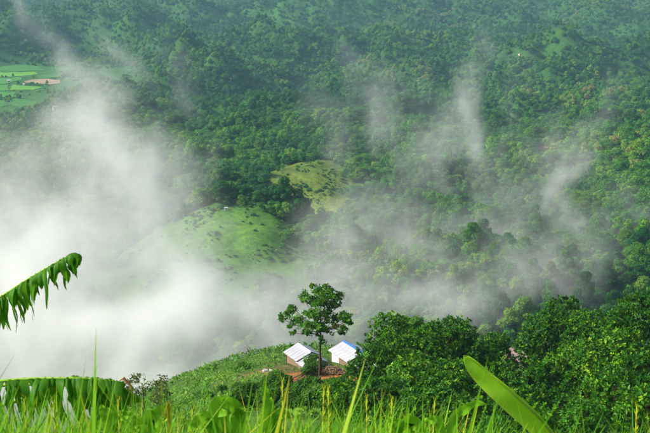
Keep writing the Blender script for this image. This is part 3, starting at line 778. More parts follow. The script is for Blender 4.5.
# lean-to sheet under the right hut's front gable
aw = link('awning', None, hb)
rg = np.random.default_rng(9)
for k in range(4):
    o = link('awning_sheet', sheet_mesh(1.0, 1.9, M_ROOF), aw)
    o.location = (-1.65 + k * 0.98, -3.02, 1.85 + 0.016 * (k % 2)); o.rotation_euler = (0, R(12), -math.pi / 2)
for s in (-1.9, 1.7):
    mb = MB(); mb.tube([(s, -4.75, -1.4), (s, -4.75, 1.42)], [0.06, 0.05], 6); mb.make('post', M_POST, hb)

# ------------------------------------------------------------------ yard: planks, brush pile, white sheet
def plank(u0, v0, u1, v1, label, w=0.16, th=0.05, lift=0.12):
    a = Vector(hit(u0, v0)); b_ = Vector(hit(u1, v1)); a.z += lift; b_.z += lift
    d_ = b_ - a; mb = MB(); mb.box((0, 0, 0), (d_.length / 2, w, th))
    mb.box((d_.length / 2 - 0.3, 0, th * 2.2), (0.12, w * 1.1, th * 0.9)); mb.box((-d_.length / 2 + 0.3, 0, th * 2.2), (0.12, w * 1.1, th * 0.9))
    o = mb.make('timber_plank', M_DARKWOOD, None, label=label, category='plank')
    o.location = (a + b_) / 2; o.rotation_euler = d_.to_track_quat('X', 'Z').to_euler()
plank(288, 381, 309, 371.5, 'long dark plank running up beside the silver-roofed hut')
plank(291, 385, 309, 374.5, 'dark plank laid beside the longer one, edging red soil')
plank(291, 384.5, 299.5, 388, 'short dark plank end-on to the other planks below red soil')
rng = np.random.default_rng(31)
bc = hit(331, 374)
mb = MB()
for k in range(150):
    a = rng.uniform(0, 6.28); r_ = rng.uniform(0, 1) ** 0.6
    p = Vector((2.1 * r_ * math.cos(a), 1.3 * r_ * math.sin(a), 0.15 + 1.0 * (1 - r_ ** 1.6) * rng.uniform(0.5, 1)))
    d_ = Vector((rng.normal(), rng.normal(), 0.35 * rng.normal())).normalized() * rng.uniform(0.4, 0.9)
    mb.tube([p - d_, p + Vector((0, 0, 0.08)), p + d_], [0.05, 0.06, 0.03], 4)
o = mb.make('brush_pile', M_THATCH, None, label='heap of brown cut branches on red soil between the two huts', category='brush pile', loc=(bc[0], bc[1], bc[2] - 0.1))
wc = hit(267.5, 371)
mb = MB()
gv = []; gf = []
for i in range(7):
    for j in range(5):
        gv.append((-1.25 + 2.5 * i / 6 + 0.06 * rng.normal(), -0.8 + 1.6 * j / 4 + 0.06 * rng.normal(), 0.45 + 0.12 * rng.normal() + 0.25 * math.sin(i * 0.9)))
for i in range(6):
    for j in range(4): gf.append((i * 5 + j, (i + 1) * 5 + j, (i + 1) * 5 + j + 1, i * 5 + j + 1))
n0 = len(gv)
mb.add(gv, gf); 
for i in range(6):                                   # skirt to the ground
    for j in (0, 4):
        a, b_ = gv[i * 5 + j], gv[(i + 1) * 5 + j]; mb.add([a, b_, (b_[0], b_[1], -0.3), (a[0], a[1], -0.3)], [(0, 1, 2, 3)])
mb.make('white_tarpaulin', M_WHITE, None, label='small white sheet spread over a low heap on the misty slope', category='tarpaulin', loc=tuple(wc)).scale = (0.55, 0.5, 0.3)

# ------------------------------------------------------------------ small far houses
def far_house(u, v, L_, D_, h_, rot, label, roof_mat, y=None):
    p = hit(u, v) if y is None else at(u, v, y)
    z = Hs(p[0], p[1])
    t = link('farm_house', None, None, (p[0], p[1], z), label=label, category='house'); t.rotation_euler.z = rot
    mb = MB(); mb.box((0, 0, h_ / 2 - 0.5), (L_ / 2, D_ / 2, h_ / 2 + 0.5)); mb.add([(-L_ / 2, -D_ / 2, h_), (-L_ / 2, D_ / 2, h_), (-L_ / 2, 0, h_ + 0.24 * D_), (L_ / 2, -D_ / 2, h_), (L_ / 2, D_ / 2, h_), (L_ / 2, 0, h_ + 0.24 * D_)], [(0, 2, 1), (3, 4, 5)])
    mb.make('wall', M_WHITE, t)
    e = min(0.5, 0.12 * L_); mb = MB()
    for s in (-1, 1):
        a = [(-L_ / 2 - e, s * (D_ / 2 + e), h_ - 0.05 * D_), (L_ / 2 + e, s * (D_ / 2 + e), h_ - 0.05 * D_), (L_ / 2 + e, 0, h_ + 0.27 * D_), (-L_ / 2 - e, 0, h_ + 0.27 * D_)]
        mb.add(a + [(q[0], q[1], q[2] + 0.12) for q in a], [(3, 2, 1, 0), (4, 5, 6, 7), (0, 1, 5, 4), (1, 2, 6, 5), (3, 0, 4, 7)])
    mb.make('roof', roof_mat, t)
    mb = MB(); mb.box((0, -D_ / 2 - 0.03, h_ * 0.34), (h_ * 0.16, 0.03, h_ * 0.34)); mb.make('door', M_POST, t)
    for s in (-1, 1):
        mb = MB(); mb.box((s * L_ * 0.3, -D_ / 2 - 0.03, h_ * 0.55), (L_ * 0.08, 0.03, h_ * 0.17)); mb.make('window', M_PANE, t)
far_house(9, 82.5, 4.5, 3.5, 2.6, 0.3, 'small white house at the edge of the rice paddies', M_ROOF)
far_house(24, 86, 3.2, 2.8, 2.2, -0.2, 'small white hut beside the bare earth field', M_ROOF)
far_house(55, 110, 4.2, 3.2, 2.4, 0.4, 'white farm house among trees below the rice paddies', M_ROOF_OLD)
far_house(229, 82, 5, 4, 2.6, 0.1, 'white house in a small bright clearing in the forest', M_ROOF)
far_house(520, 57, 4, 3.2, 2.4, 0.5, 'pale farm house at the head of a light green hill strip', M_ROOF_OLD)
far_house(637, 136, 5, 4, 2.8, -0.3, 'small white house among trees on the dark wooded spur', M_ROOF)
far_house(226, 212.5, 1.3, 1.0, 0.7, 0.2, 'tiny white hut on the crest of the grassy knoll', M_ROOF, y=548)

# ------------------------------------------------------------------ broad-leaved trees on the near slope
def broad_tree(u, vtop, wpx, y, seed, label, mat=None, L=0.30, W=0.155, m=11, per=4.8, ratio=0.95, name='broad_leaved_tree', cat='tree', group=None, nl=None, lobe=0.40):
    rg = np.random.default_rng(seed)
    top = at(u, vtop, y); Rr = wpx / 2 * y / F_PX
    z0 = Hs(top[0], y); hgt = max(top[2] - z0, Rr * 1.15)
    ch = min(hgt * 0.93, Rr * 2 * ratio)
    n_ = nl or int(10 + Rr * 1.7)
    lb = [(0, 0, hgt - lobe * Rr * 0.85, lobe * Rr, lobe * Rr, lobe * Rr * 0.9)]
    for k in range(n_):
        a = k * 2.4 + rg.uniform(-0.4, 0.4); q = (k + 0.5) / n_
        zz = hgt - ch * (0.16 + 0.72 * q) + rg.uniform(-0.06, 0.06) * ch
        rr = Rr * min(1, 0.35 + 1.1 * math.sin(min(1.0, q * 1.25) * math.pi * 0.62)) * 0.62
        s = lobe * Rr * rg.uniform(0.72, 1.12)
        lb.append((rr * math.cos(a), rr * math.sin(a), max(zz, s * 0.5), s, s, s * rg.uniform(0.7, 0.95)))
    v, f, t_ = crown(rg, lb, per, m, L, W, lo=-0.6, spread=(12, 105), inner=0.3)
    t = link(name, None, None, (top[0], y, z0), label=label, category=cat)
    if group: t['group'] = group
    mb = MB(); tree_wood(mb, rg, 0.05 + 0.035 * Rr, hgt * 0.35, lb, 7)
    mb.make('trunk', M_BARK, t, smooth=True)
    link('crown', mesh('crown', v, f, mat or M_DARK, {'tint': t_}), t)
    return t
BT = [(392, 314, 62, 128, 'broad-leaved tree with an open rounded top, overhanging the blue-ridged hut'),
      (452, 318, 88, 124, 'big dense round broad-leaved tree with its top against the mist'),
      (424, 328, 60, 116, 'broad-leaved tree squeezed beside the big dense round tree'),
      (492, 333, 58, 132, 'lower broad-leaved tree behind the lone upright banana leaf tip'),
      (563, 298, 54, 130, 'tallest dark tree with a narrow peaked top'),
      (545, 318, 60, 126, 'dark tree tucked against the tall peaked one'),
      (598, 311, 78, 118, 'wide dark tree beside the tall peaked one'),
      (641, 294, 74, 110, 'tall dark tree towering at the end of the broad-leaved row'),
      (618, 330, 80, 104, 'leafy mid-height tree under the wide dark tree'),
      (372, 346, 58, 120, 'leafy tree whose crown covers the corner of the blue-ridged hut'),
      (410, 362, 74, 108, 'bushy tree below the big dense round tree'),
      (458, 364, 74, 104, 'bushy tree between the big round tree and banana leaf'),
      (500, 362, 58, 112, 'bushy tree just behind the banana leaf blade'),
      (536, 366, 56, 108, 'bushy tree below the rusty half-hidden hut'),
      (574, 346, 70, 110, 'bushy dark tree below the tall peaked one'),
      (640, 356, 80, 92, 'bushy tree below the tall tree ending the row')]
for k, (u, v, w, y, lab) in enumerate(BT): broad_tree(u, v, w, y, 300 + k, lab)
LOW = [(345, 386, 66, 104), (382, 380, 66, 98), (424, 392, 72, 90), (470, 396, 70, 86), (515, 392, 72, 90), (556, 388, 70, 92), (606, 378, 74, 86), (648, 392, 70, 76), (395, 404, 60, 82), (540, 410, 60, 80)]
for k, (u, v, w, y) in enumerate(LOW):
    broad_tree(u, v, w, y, 340 + k, 'low glossy bush on the slope in front of the broad-leaved trees', ratio=0.7, name='glossy_bush', cat='bush', group='low glossy bushes below the broad-leaved trees', L=0.34, W=0.17, per=3.6, m=11)
broad_tree(588, 402, 52, 66, 371, 'bright fresh-green rounded bush with fine leaves among darker bushes', mat=M_BRIGHT, L=0.22, W=0.12, per=12, m=6, ratio=0.7, name='rounded_bush', cat='bush')
broad_tree(497, 418, 44, 62, 372, 'small bright green bush at the foot of the banana leaf', mat=M_BRIGHT, L=0.22, W=0.12, per=12, m=6, ratio=0.7, name='rounded_bush', cat='bush')
# half-hidden rusty hut between the trees
hc = at(521, 351, 150); hz = Hs(hc[0], 150)
t = link('rusty_roofed_hut', None, None, (hc[0], 150, hz), label='hut with rusty pinkish roof mostly hidden among broad-leaved trees', category='hut'); t.rotation_euler.z = R(40)
rg = np.random.default_rng(8); hw = hc[2] - hz
rf = link('roof', None, t)
roof_plane(rf, -1, -2, 2, hw, 1.9, 0.7, 4, M_ROOF_OLD, rg); roof_plane(rf, 1, -2, 2, hw, 1.9, 0.7, 4, M_ROOF_OLD, rg)
mb = MB(); mb.box((0, 0, (hw - 1.0) / 2 - 0.4), (1.5, 1.8, (hw - 1.0) / 2 + 0.4)); mb.make('wall', M_BOARD, t)
for sx in (-1, 1):
    for sy in (-1, 1):
        mb = MB(); mb.tube([(sx * 1.58, sy * 1.85, -0.8), (sx * 1.58, sy * 1.85, hw - 0.66)], [0.07, 0.06], 6); mb.make('post', M_POST, t)

# ------------------------------------------------------------------ the tall slender tree
TB = hit(319, 392)
ty = float(TB[1]); rg = np.random.default_rng(42)
t = link('tall_slender_tree', None, None, tuple(TB), label='tall slender lone tree with airy umbrella crown in front of the two huts', category='tree')
spec = [(318, 286, 9), (326, 284, 7), (331, 289, 9), (339, 291, 6), (309, 291, 7), (303, 294, 5), (291, 300.5, 3), (286, 311, 6), (292, 307, 6), (298, 313, 7), (293, 325.5, 2.5), (303, 319, 5.5),
        (314, 299, 10), (322, 295, 9), (334, 302, 9), (344, 304, 6), (348, 309, 5), (345, 316, 6), (342, 323, 6), (335, 318, 6), (319, 312, 8), (327, 311, 7), (309, 309, 6), (320, 321, 7), (328, 323, 5), (310, 320, 5), (322, 330, 4), (337, 327, 4), (281, 313, 3.5), (350, 313, 3)]
sc_ = ty / F_PX; lb = []
for (u, v, r_) in spec:
    p = at(u, 335 - (335 - v - 4) * 0.9, ty) - TB; rr = r_ * sc_
    lim = max(0.0, 1 - ((u - 319) / 36) ** 2) ** 0.5
    lb.append((p[0], rg.uniform(-1, 1) * 3.6 * lim, p[2], rr, rr, rr * 0.62))
    for q in range(3):
        e = rg.normal(size=3) * np.array((1, 1, 0.7)) * rr * 0.75
        lb.append((p[0] + e[0], lb[-1][1] * 0.7 + e[1], p[2] + e[2], rr * 0.42, rr * 0.42, rr * 0.3))
v, f, t_ = crown(rg, lb, 7.5, 6, 0.28, 0.165, lo=-0.8, inner=0.7)
link('crown', mesh('crown', v, f, M_TALL, {'tint': t_}), t)
fork = (at(321, 333, ty) - TB)[2]
mb = MB(); tree_wood(mb, rg, 0.2, fork, lb[::4], 8, bend=0.35, lead=(at(321, 296, ty) - TB)[2])
mb.make('trunk', M_BARK_R, t, smooth=True)
def thin_tree(u, vtop, y, seed, lean, label):
    rg = np.random.default_rng(seed); top = at(u, vtop, y); z0 = Hs(top[0], y); hh = top[2] - z0
    t = link('thin_tree', None, None, (top[0], y, z0), label=label, category='tree')
    lb = [(lean * (0.5 + 0.5 * (k % 3) / 2) * 1.0 + rg.uniform(-0.7, 0.7), rg.uniform(-0.6, 0.6), hh - rg.uniform(0.1, 2.2), 0.5, 0.5, 0.4) for k in range(9)]
    v, f, t_ = crown(rg, lb, 6, 5, 0.2, 0.10, inner=0.8, lo=-0.9)
    link('crown', mesh('crown', v, f, M_SPARSE, {'tint': t_}), t)
    mb = MB(); tree_wood(mb, rg, 0.10, hh * 0.45, lb, 6, bend=0.5, lead=hh * 0.8); mb.make('trunk', M_BARK, t, smooth=True)
thin_tree(139, 373, 78, 1, -0.5, 'thin sparse olive tree nearest the drooping banana leaf tip')
thin_tree(156, 374, 82, 2, 0.4, 'thin sparse olive tree standing further from the drooping banana leaf')

# ------------------------------------------------------------------ shrubs round the foot of the tall tree, crops on the slope
rng = np.random.default_rng(61)
SH = []
for k in range(4):
    rg = np.random.default_rng(600 + k)
    lb = dome_lobes(rg, 6, 1.0, 0.1, 1.35, 0.5)
    v, f, t_ = crown(rg, lb, 16, 6, 0.34, 0.13, droop=0.5)
    mb = MB(); tree_wood(mb, rg, 0.05, 0.3, lb, 5)
    SH.append((mesh('shrub_leaves', v, f, M_BUSH, {'tint': t_}), mesh('shrub_stem', mb.v, mb.f, M_BARK)))
def shrub(p, s, label, group):
    lm, sm_ = SH[rng.integers(4)]
    t = link('leafy_shrub', None, None, (p[0], p[1], Hs(p[0], p[1]) - 0.05), label=('tall ' if s > 1.3 else ('low ' if s < 1.1 else '')) + label, category='shrub', group=group)
    t.scale = (s, s, s * rng.uniform(0.85, 1.2)); t.rotation_euler.z = rng.uniform(0, 6.28)
    link('foliage', lm, t); link('stem', sm_, t)
for (u, v) in [(262, 396), (270, 392), (277, 389), (284, 391), (291, 394), (303, 395), (314, 398), (331, 396), (340, 387), (256, 401), (266, 402), (278, 400), (290, 402), (303, 402), (318, 404), (330, 402), (246, 405), (255, 409), (270, 410), (288, 411), (300, 412), (312, 412), (240, 411), (330, 412), (345, 398)]:
    shrub(hit(u, v), rng.uniform(0.9, 1.5), 'dark green leafy shrub round the foot of the tall slender tree', 'shrubs round the tall tree')
for (u, v, s) in [(311, 377, 1.3), (313, 371, 1.4), (316, 374, 1.3)]:
    shrub(hit(u, v), s, 'bright leafy shrub on the red soil in front of the silver-roofed hut', 'shrubs on the red soil')
for (u, v) in [(236, 390), (222, 394), (210, 399)]:
    shrub(hit(u, v), rng.uniform(0.5, 0.9), 'small shrub on the open crop slope beside the huts', 'shrubs on the crop slope')
n = 60000
px_ = rng.uniform(-60, 14, n); py_ = rng.uniform(105, 222, n)
g = 1 - np.maximum(ell(px_, py_, hit(323, 382), 6.4, 9.5, 0.3, 0.5, 3.5), 0.7 * ell(px_, py_, hit(292, 372), 8.0, 6.0, 0.4, 0.8, 4.0))
g *= 0.35 + 0.65 * sstep(-0.25, 0.25, fbm(px_ / 3.5, py_ / 3.5, 3))
k = rng.random(n) < g
for hcx in (LC, RC): k &= (np.abs(px_ - hcx[0]) > 3.4) | (np.abs(py_ - hcx[1]) > 5.5)
px_, py_ = px_[k], py_[k]; n = len(px_)
CP = np.stack([px_, py_, H(px_, py_) + rng.uniform(0.0, 0.35, n)], 1)
A = np.stack([rng.normal(size=n), rng.normal(size=n), rng.uniform(0.1, 1.2, n)], 1)
N = np.stack([0.5 * rng.normal(size=n), 0.5 * rng.normal(size=n), np.ones(n)], 1)
big = 1 + 1.2 * sstep(0.1, 0.5, fbm(px_ / 5 + 4, py_ / 5, 3)); CP[:, 2] += 0.35 * (big - 1) * rng.random(n)
v, f = leafset(CP, A, N, rng.uniform(0.25, 0.55, n) * big, rng.uniform(0.12, 0.28, n) * big)
tn = np.clip(0.45 + 0.9 * fbm(px_ / 8, py_ / 8, 2) + 0.15 * rng.normal(size=n), 0, 1)
link('crop_cover', mesh('crop_cover', v, f, M_CROP, {'tint': np.repeat(tn, 4)}), kind='stuff', label='low green crop plants covering the slope beside the huts', category='crops')
# ------------------------------------------------------------------ banana plants
M_BAN = leaf_mat('banana_leaf_green', [(0.0, (0.03, 0.13, 0.006)), (0.6, (0.07, 0.25, 0.008)), (0.9, (0.20, 0.42, 0.016)), (0.97, (0.34, 0.30, 0.04)), (1.0, (0.22, 0.11, 0.03))], trans=0.45, wobj=0.12, rough=0.5, spec=0.15)
def banana_blade_mat():
    m, nt, b, out = new_mat('young_banana_blade')
    tc = nd(nt, 'ShaderNodeAttribute', attribute_name='tint')
    wv = nd(nt, 'ShaderNodeTexWave', i_Scale=26.0, i_Distortion=0.6, i_Detail=2.0); uvn = nd(nt, 'ShaderNodeAttribute', attribute_name='along')
    cb = nd(nt, 'ShaderNodeCombineXYZ'); nt.links.new(uvn.outputs['Fac'], cb.inputs[0]); nt.links.new(cb.outputs[0], wv.inputs['Vector'])
    rp = ramp(nt, [(0.0, (0.36, 0.72, 0.014)), (0.85, (0.44, 0.76, 0.03)), (0.97, (0.58, 0.62, 0.06)), (1.0, (0.58, 0.42, 0.08))], tc.outputs['Fac'])
    mx = nd(nt, 'ShaderNodeMix'); mx.data_type = 'RGBA'; mx.blend_type = 'MULTIPLY'; mx.inputs[0].default_value = 0.09
    nt.links.new(rp.outputs[0], mx.inputs[6]); nt.links.new(wv.outputs['Color'], mx.inputs[7])
    nt.links.new(mx.outputs[2], b.inputs['Base Color']); b.inputs['Roughness'].default_value = 0.38
    tr = nd(nt, 'ShaderNodeBsdfTranslucent'); nt.links.new(mx.outputs[2], tr.inputs[0])
    sh = nd(nt, 'ShaderNodeMixShader', i_0=0.3)
    nt.links.new(b.outputs[0], sh.inputs[1]); nt.links.new(tr.outputs[0], sh.inputs[2]); nt.links.new(sh.outputs[0], out.inputs[0])
    return m
M_BLADE = banana_blade_mat()
M_RIB = noise_mat('leaf_midrib', [(0.3, (0.18, 0.36, 0.03)), (0.7, (0.32, 0.50, 0.06))], 8.0, rough=0.5)
M_STEM = noise_mat('banana_stem', [(0.3, (0.08, 0.11, 0.03)), (0.55, (0.16, 0.20, 0.05)), (0.75, (0.20, 0.13, 0.06))], 2.0, rough=0.5, stretch=(5, 5, 0.5))
M_BROWN = noise_mat('withered_tip', [(0.3, (0.16, 0.05, 0.02)), (0.7, (0.40, 0.20, 0.07))], 20.0)
def spline(pts, n):
    pts = [Vector(p) for p in pts]; out = []
    for i in range(n):
        t = i / (n - 1) * (len(pts) - 1); k = min(int(t), len(pts) - 2); q = t - k
        p0 = pts[max(k - 1, 0)]; p1 = pts[k]; p2 = pts[k + 1]; p3 = pts[min(k + 2, len(pts) - 1)]
        out.append(0.5 * ((2 * p1) + (p2 - p0) * q + (2 * p0 - 5 * p1 + 4 * p2 - p3) * q * q + (3 * p1 - p0 - 3 * p2 + p3) * q ** 3))
    return out
def torn_leaf(plant, rib, strips, length, rg, rad=0.014, side_w=(0.8, 1.0), w_fac=1.0, brown=None):
    """midrib with hanging strips on both sides; strips = list of (t along rib, width m, relative length, side)"""
    lf = MB(); P = spline(rib, 40); lf.tube(P, [rad * (1.1 - 0.9 * i / 39) for i in range(40)], 6)
    leaf = lf.make('leaf', M_RIB, plant, smooth=True)
    for (tpos, w, rl, side) in strips:
        k = min(38, int(tpos * 39)); p0 = P[k]; T = (P[k + 1] - P[k]).normalized()
        S = Vector((0, 0, 1)).cross(T).normalized() * side
        n_ = 8; L_ = length * rl; step = L_ / n_
        dirv = (S * 0.8 + Vector((0, 0, rg.uniform(-0.5, 0.1)))).normalized(); p = p0.copy(); wig = rg.uniform(0.1, 0.6); wph = rg.uniform(0, 6.28)
        dry = rg.random() < 0.45; vs = []; tn = []; swirl = rg.uniform(-0.9, 0.9); q = rg.uniform(0.45, 0.95); lean = T * rg.uniform(-0.12, 0.25)
        for i in range(n_ + 1):
            a = i / n_
            ww = w * (0.92 + 0.15 * math.sin(a * 3)) * (1 if a < 0.8 else max(0.3, 1 - (a - 0.8) / 0.2 * 0.7)) * (1 - 0.45 * a) * rg.uniform(0.85, 1.12)
            ax = (T * math.cos(swirl * a * 2) + S * math.sin(swirl * a * 2)).normalized()
            cup = S * 0.22 * w * math.sin(a * 4 + swirl * 4)
            vs += [p - ax * ww * 0.5, p + cup + Vector((0, 0, 0.01)), p + ax * ww * 0.5]; tn += [0.30 + 0.35 * a + rg.uniform(-0.1, 0.1) if not (dry and a > 0.9) else 1.0] * 3
            dirv = dirv.lerp(Vector((0, 0, -1)) + lean + T * wig * math.sin(a * 7 + wph), q * (0.55 if i < 2 else 0.8)).normalized(); p = p + dirv * step
        fs = []
        for i in range(n_):
            for c in range(2): fs.append((3 * i + c, 3 * i + c + 1, 3 * i + c + 4, 3 * i + c + 3))
        link('leaf_strip', mesh('leaf_strip', vs, fs, M_BAN, {'tint': np.clip(tn, 0, 1)}, smooth=True), leaf)
    if brown:
        mb = MB(); k = int(brown * 39)
        mb.tube([P[k] + Vector((0, 0, 0.01)), P[k] + Vector((0.03, -0.02, 0.035)), P[k] + Vector((0.075, -0.03, -0.015)), P[k] + Vector((0.085, -0.03, -0.07))], [0.004, 0.009, 0.007, 0.002], 6); mb.make('withered_tip', M_BROWN, leaf)
    return leaf
def whole_leaf(plant, rib, wl, wr, nrm, rg, mat=None, rad=0.012, n=26, wave=0.012, name='leaf'):
    """untorn blade: half widths wl, wr as functions of t, laid across the rib around normal nrm"""
    P = spline(rib, n); lf = MB(); lf.tube(P, [rad * (1.15 - 1.0 * i / (n - 1)) for i in range(n)], 6)
    leaf = lf.make(name, M_RIB, plant, smooth=True)
    vs = []; tn = []; al = []
    for i, p in enumerate(P):
        a = i / (n - 1); T = (P[min(i + 1, n - 1)] - P[max(i - 1, 0)]).normalized(); S = T.cross(nrm).normalized(); N = S.cross(T)
        for c in range(-4, 5):
            w = (wl(a) if c < 0 else wr(a)) * c / 4
            z_ = 0.12 * abs(w) + wave * math.sin(a * 30 + c) * abs(c) / 4 + rg.uniform(-0.002, 0.002)
            vs.append(p + S * w + N * z_); tn.append(max(0.0, (abs(c) / 4) ** 7) * 0.97 if a < 0.97 else 1.0); al.append(a)
    fs = [(i * 9 + c, i * 9 + c + 1, (i + 1) * 9 + c + 1, (i + 1) * 9 + c) for i in range(n - 1) for c in range(8)]
    link('blade', mesh('blade', vs, fs, mat or M_BLADE, {'tint': tn, 'along': al}, smooth=True), leaf)
    return leaf
def banana_plant(x, y, h, label, rg, lean=(0, 0)):
    z = Hs(x, y); t = link('banana_plant', None, None, (x, y, z), label=label, category='banana plant')
    mb = MB(); mb.tube([(0, 0, -0.2), (lean[0] * 0.3, lean[1] * 0.3, h * 0.5), (lean[0], lean[1], h)], [0.12, 0.095, 0.05], 9); mb.make('stem', M_STEM, t, smooth=True)
    return t, Vector((x, y, z))
def rel(o, pts): return [Vector(p) - o for p in pts]
# plant with the raised tattered leaf (its stem stands outside the picture)
rg = np.random.default_rng(21); D1 = 9.5
a0 = at(-150, 470, D1)
pl, org = banana_plant(a0[0], D1, 1.9, 'banana plant with a raised leaf torn into hanging narrow strips', rg)
top_ = org + Vector((0, 0, 1.85))
rib = rel(org, [top_, Vector(at(-95, 365, D1)), Vector(at(-40, 318, D1)), Vector(at(0, 297, D1)), Vector(at(28, 279, D1)), Vector(at(52, 265, D1)), Vector(at(70, 255, D1)), Vector(at(76, 254, D1))])
st = []
for k in range(46):
    tp_ = 0.30 + 0.69 * k / 45
    for sd_ in (-1, 1):
        if rg.random() < 0.9: st.append((tp_ + rg.uniform(-0.008, 0.008), rg.choice((0.02, 0.04, 0.055, 0.075)), (0.35 + 0.95 * rg.random() ** 1.7) * (1 - 0.72 * max(0, (tp_ - 0.6) / 0.4)), sd_))
torn_leaf(pl, rib, st, 0.37, rg)
for (dx, dy, dz, l2) in ((-1.5, 0.4, 0.5, 0.5), (-0.9, -0.9, 0.9, 0.5), (-0.6, 1.3, 0.7, 0.5)):
    r2 = [Vector((0, 0, 1.85)), Vector((dx * 0.4, dy * 0.4, 1.85 + dz * 0.8)), Vector((dx, dy, 1.85 + dz * 0.6)), Vector((dx * 1.35, dy * 1.35, 1.85 + dz * 0.1))]
    torn_leaf(pl, r2, [(0.2 + 0.78 * k / 20, 0.075, rg.uniform(0.6, 1.1), sd_) for k in range(21) for sd_ in (-1, 1)], 0.4, rg)
# plant with the long drooping leaf over the grass
rg = np.random.default_rng(22); D2 = 7.6
a0 = at(-135, 455, D2)
pl, org = banana_plant(a0[0], D2, 1.25, 'banana plant with a long level leaf drooping in wide dark strips above the grass', rg)
top_ = org + Vector((0, 0, 1.2))
rib = rel(org, [top_, Vector(at(-95, 405, D2)), Vector(at(-50, 387, D2)), Vector(at(0, 381, D2)), Vector(at(40, 378.5, D2)), Vector(at(80, 378.5, D2)), Vector(at(108, 380, D2)), Vector(at(124, 383, D2))])
st = []
for k in range(46):
    tp_ = 0.22 + 0.77 * k / 45
    for sd_ in (-1, 1):
        if rg.random() < (0.85 if tp_ > 0.45 else 0.7): st.append((tp_ + rg.uniform(-0.01, 0.01), rg.choice((0.02, 0.04, 0.06, 0.085)), 0.4 + 0.9 * rg.random(), sd_))
torn_leaf(pl, rib, st, 0.38, rg, rad=0.016, brown=0.955)
rib = rel(org, [top_, Vector(at(-20, 390, D2 + 0.12)), Vector(at(60, 385, D2 + 0.12)), Vector(at(105, 385, D2 + 0.05)), Vector(at(125, 389, D2)), Vector(at(143, 402, D2))])
def pnl(a): return 0.003 + 0.24 * float(sstep(0.5, 0.72, a)) * max(0.0, 1 - float(sstep(0.74, 1.0, a)))
whole_leaf(pl, rib, lambda a: 0.008, pnl, Vector((0.1, -1, 0.25)), rg, mat=M_BAN, n=40)
rib = rel(org, [top_, Vector(at(20, 400, D2 + 0.5)), Vector(at(48, 384, D2 + 0.6)), Vector(at(72, 377, D2 + 0.6)), Vector(at(86, 379, D2 + 0.6))])
torn_leaf(pl, rib, [(0.5 + 0.48 * k / 7, 0.06, rg.uniform(0.5, 0.9), sd_) for k in range(8) for sd_ in (-1, 1)], 0.25, rg)
for (dx, dy, dz) in ((-1.3, 0.5, 0.4), (-0.8, -0.8, 0.6)):
    r2 = [Vector((0, 0, 1.2)), Vector((dx * 0.4, dy * 0.4, 1.2 + dz * 0.8)), Vector((dx, dy, 1.2 + dz * 0.6)), Vector((dx * 1.35, dy * 1.35, 1.2 + dz * 0.1))]
    torn_leaf(pl, r2, [(0.2 + 0.78 * k / 20, 0.075, rg.uniform(0.6, 1.1), sd_) for k in range(21) for sd_ in (-1, 1)], 0.35, rg)
# plant with the upright fresh leaf
rg = np.random.default_rng(23); D3 = 11.0
a0 = at(580, 470, D3 + 0.1)
pl, org = banana_plant(a0[0], D3 + 0.1, max(0.6, a0[2] - Hs(a0[0], D3 + 0.1)), 'banana plant with one smooth whole light green leaf slanting up', rg)
rib = rel(org, [Vector(a0), Vector(at(562, 447, D3)), Vector(at(540, 419, D3 - 0.05)), Vector(at(515, 396, D3 - 0.1)), Vector(at(490, 375, D3 - 0.1)), Vector(at(471, 359, D3 - 0.1)), Vector(at(463, 355.5, D3 - 0.1))])
def prof(a): return max(0.003, math.sin(min(1, max(0, (a - 0.04) / 0.93)) ** 0.85 * math.pi) ** 0.55)
whole_leaf(pl, rib, lambda a: 0.168 * prof(a), lambda a: 0.026 * prof(a), Vector((-0.45, -0.8, 0.6)), rg)
for (dx, dy, dz) in ((0.5, 0.7, -0.5), (-0.3, 0.6, -0.6)):
    h0 = a0[2] - org.z
    r2 = [Vector((0, 0, h0)), Vector((dx * 0.5, dy * 0.5, h0 + 0.05)), Vector((dx, dy, h0 - 0.1)), Vector((dx * 1.4, dy * 1.4, h0 + dz))]
    whole_leaf(pl, r2, lambda a: 0.13 * prof(a), lambda a: 0.13 * prof(a), Vector((0, 0, 1)), rg)

# ------------------------------------------------------------------ foreground grass, stalks and maize
rng = np.random.default_rng(88)
def ribbons(P0, Hh, lean, W, nseg=6, curl=0.5):
    """grass blades: tapered curved ribbons, P0 (n,3), heights, lean vectors (n,2), widths"""
    n = len(P0); vs = np.zeros((n, nseg + 1, 2, 3)); ang = rng.uniform(0, 6.28, n)
    side = np.stack([np.cos(ang), np.sin(ang), 0 * ang], 1)
    for i in range(nseg + 1):
        t = i / nseg
        c = P0 + np.stack([lean[:, 0] * t ** 2, lean[:, 1] * t ** 2, Hh * (t - curl * 0.18 * t ** 3)], 1)
        w = W * (0.65 + 1.2 * t * (1 - t)) * (1 - t ** 3) + 0.0006
        vs[:, i, 0] = c - side * w[:, None] / 2; vs[:, i, 1] = c + side * w[:, None] / 2
    b0 = (np.arange(n) * (nseg + 1) * 2)[:, None]
    f = np.concatenate([b0 + np.array([[2 * i, 2 * i + 1, 2 * i + 3, 2 * i + 2]]) for i in range(nseg)], 1).reshape(-1, 4)
    return vs.reshape(-1, 3), f
n = 25000
gy_ = rng.uniform(2.6, 8.5, n); gx_ = rng.uniform(-1, 1, n) * (gy_ * 0.34 + 2.8)
clump = 0.5 + fbm(gx_ * 1.7, gy_ * 1.7, 3)
ug, _ = pix(np.stack([gx_, gy_, H(gx_, gy_) + 1.4], 1))
hg = 1.20 + 0.34 * clump + 0.20 * rng.normal(size=n) + 0.09 * np.exp(-((ug - 330) / 130) ** 2) + 0.10 * np.exp(-((ug - 60) / 100) ** 2) - 0.30 * sstep(440, 500, ug) + 0.10 * sstep(600, 640, ug)
hg = np.clip(hg, 0.5, 1.55 + 0.06 * rng.normal(size=n))
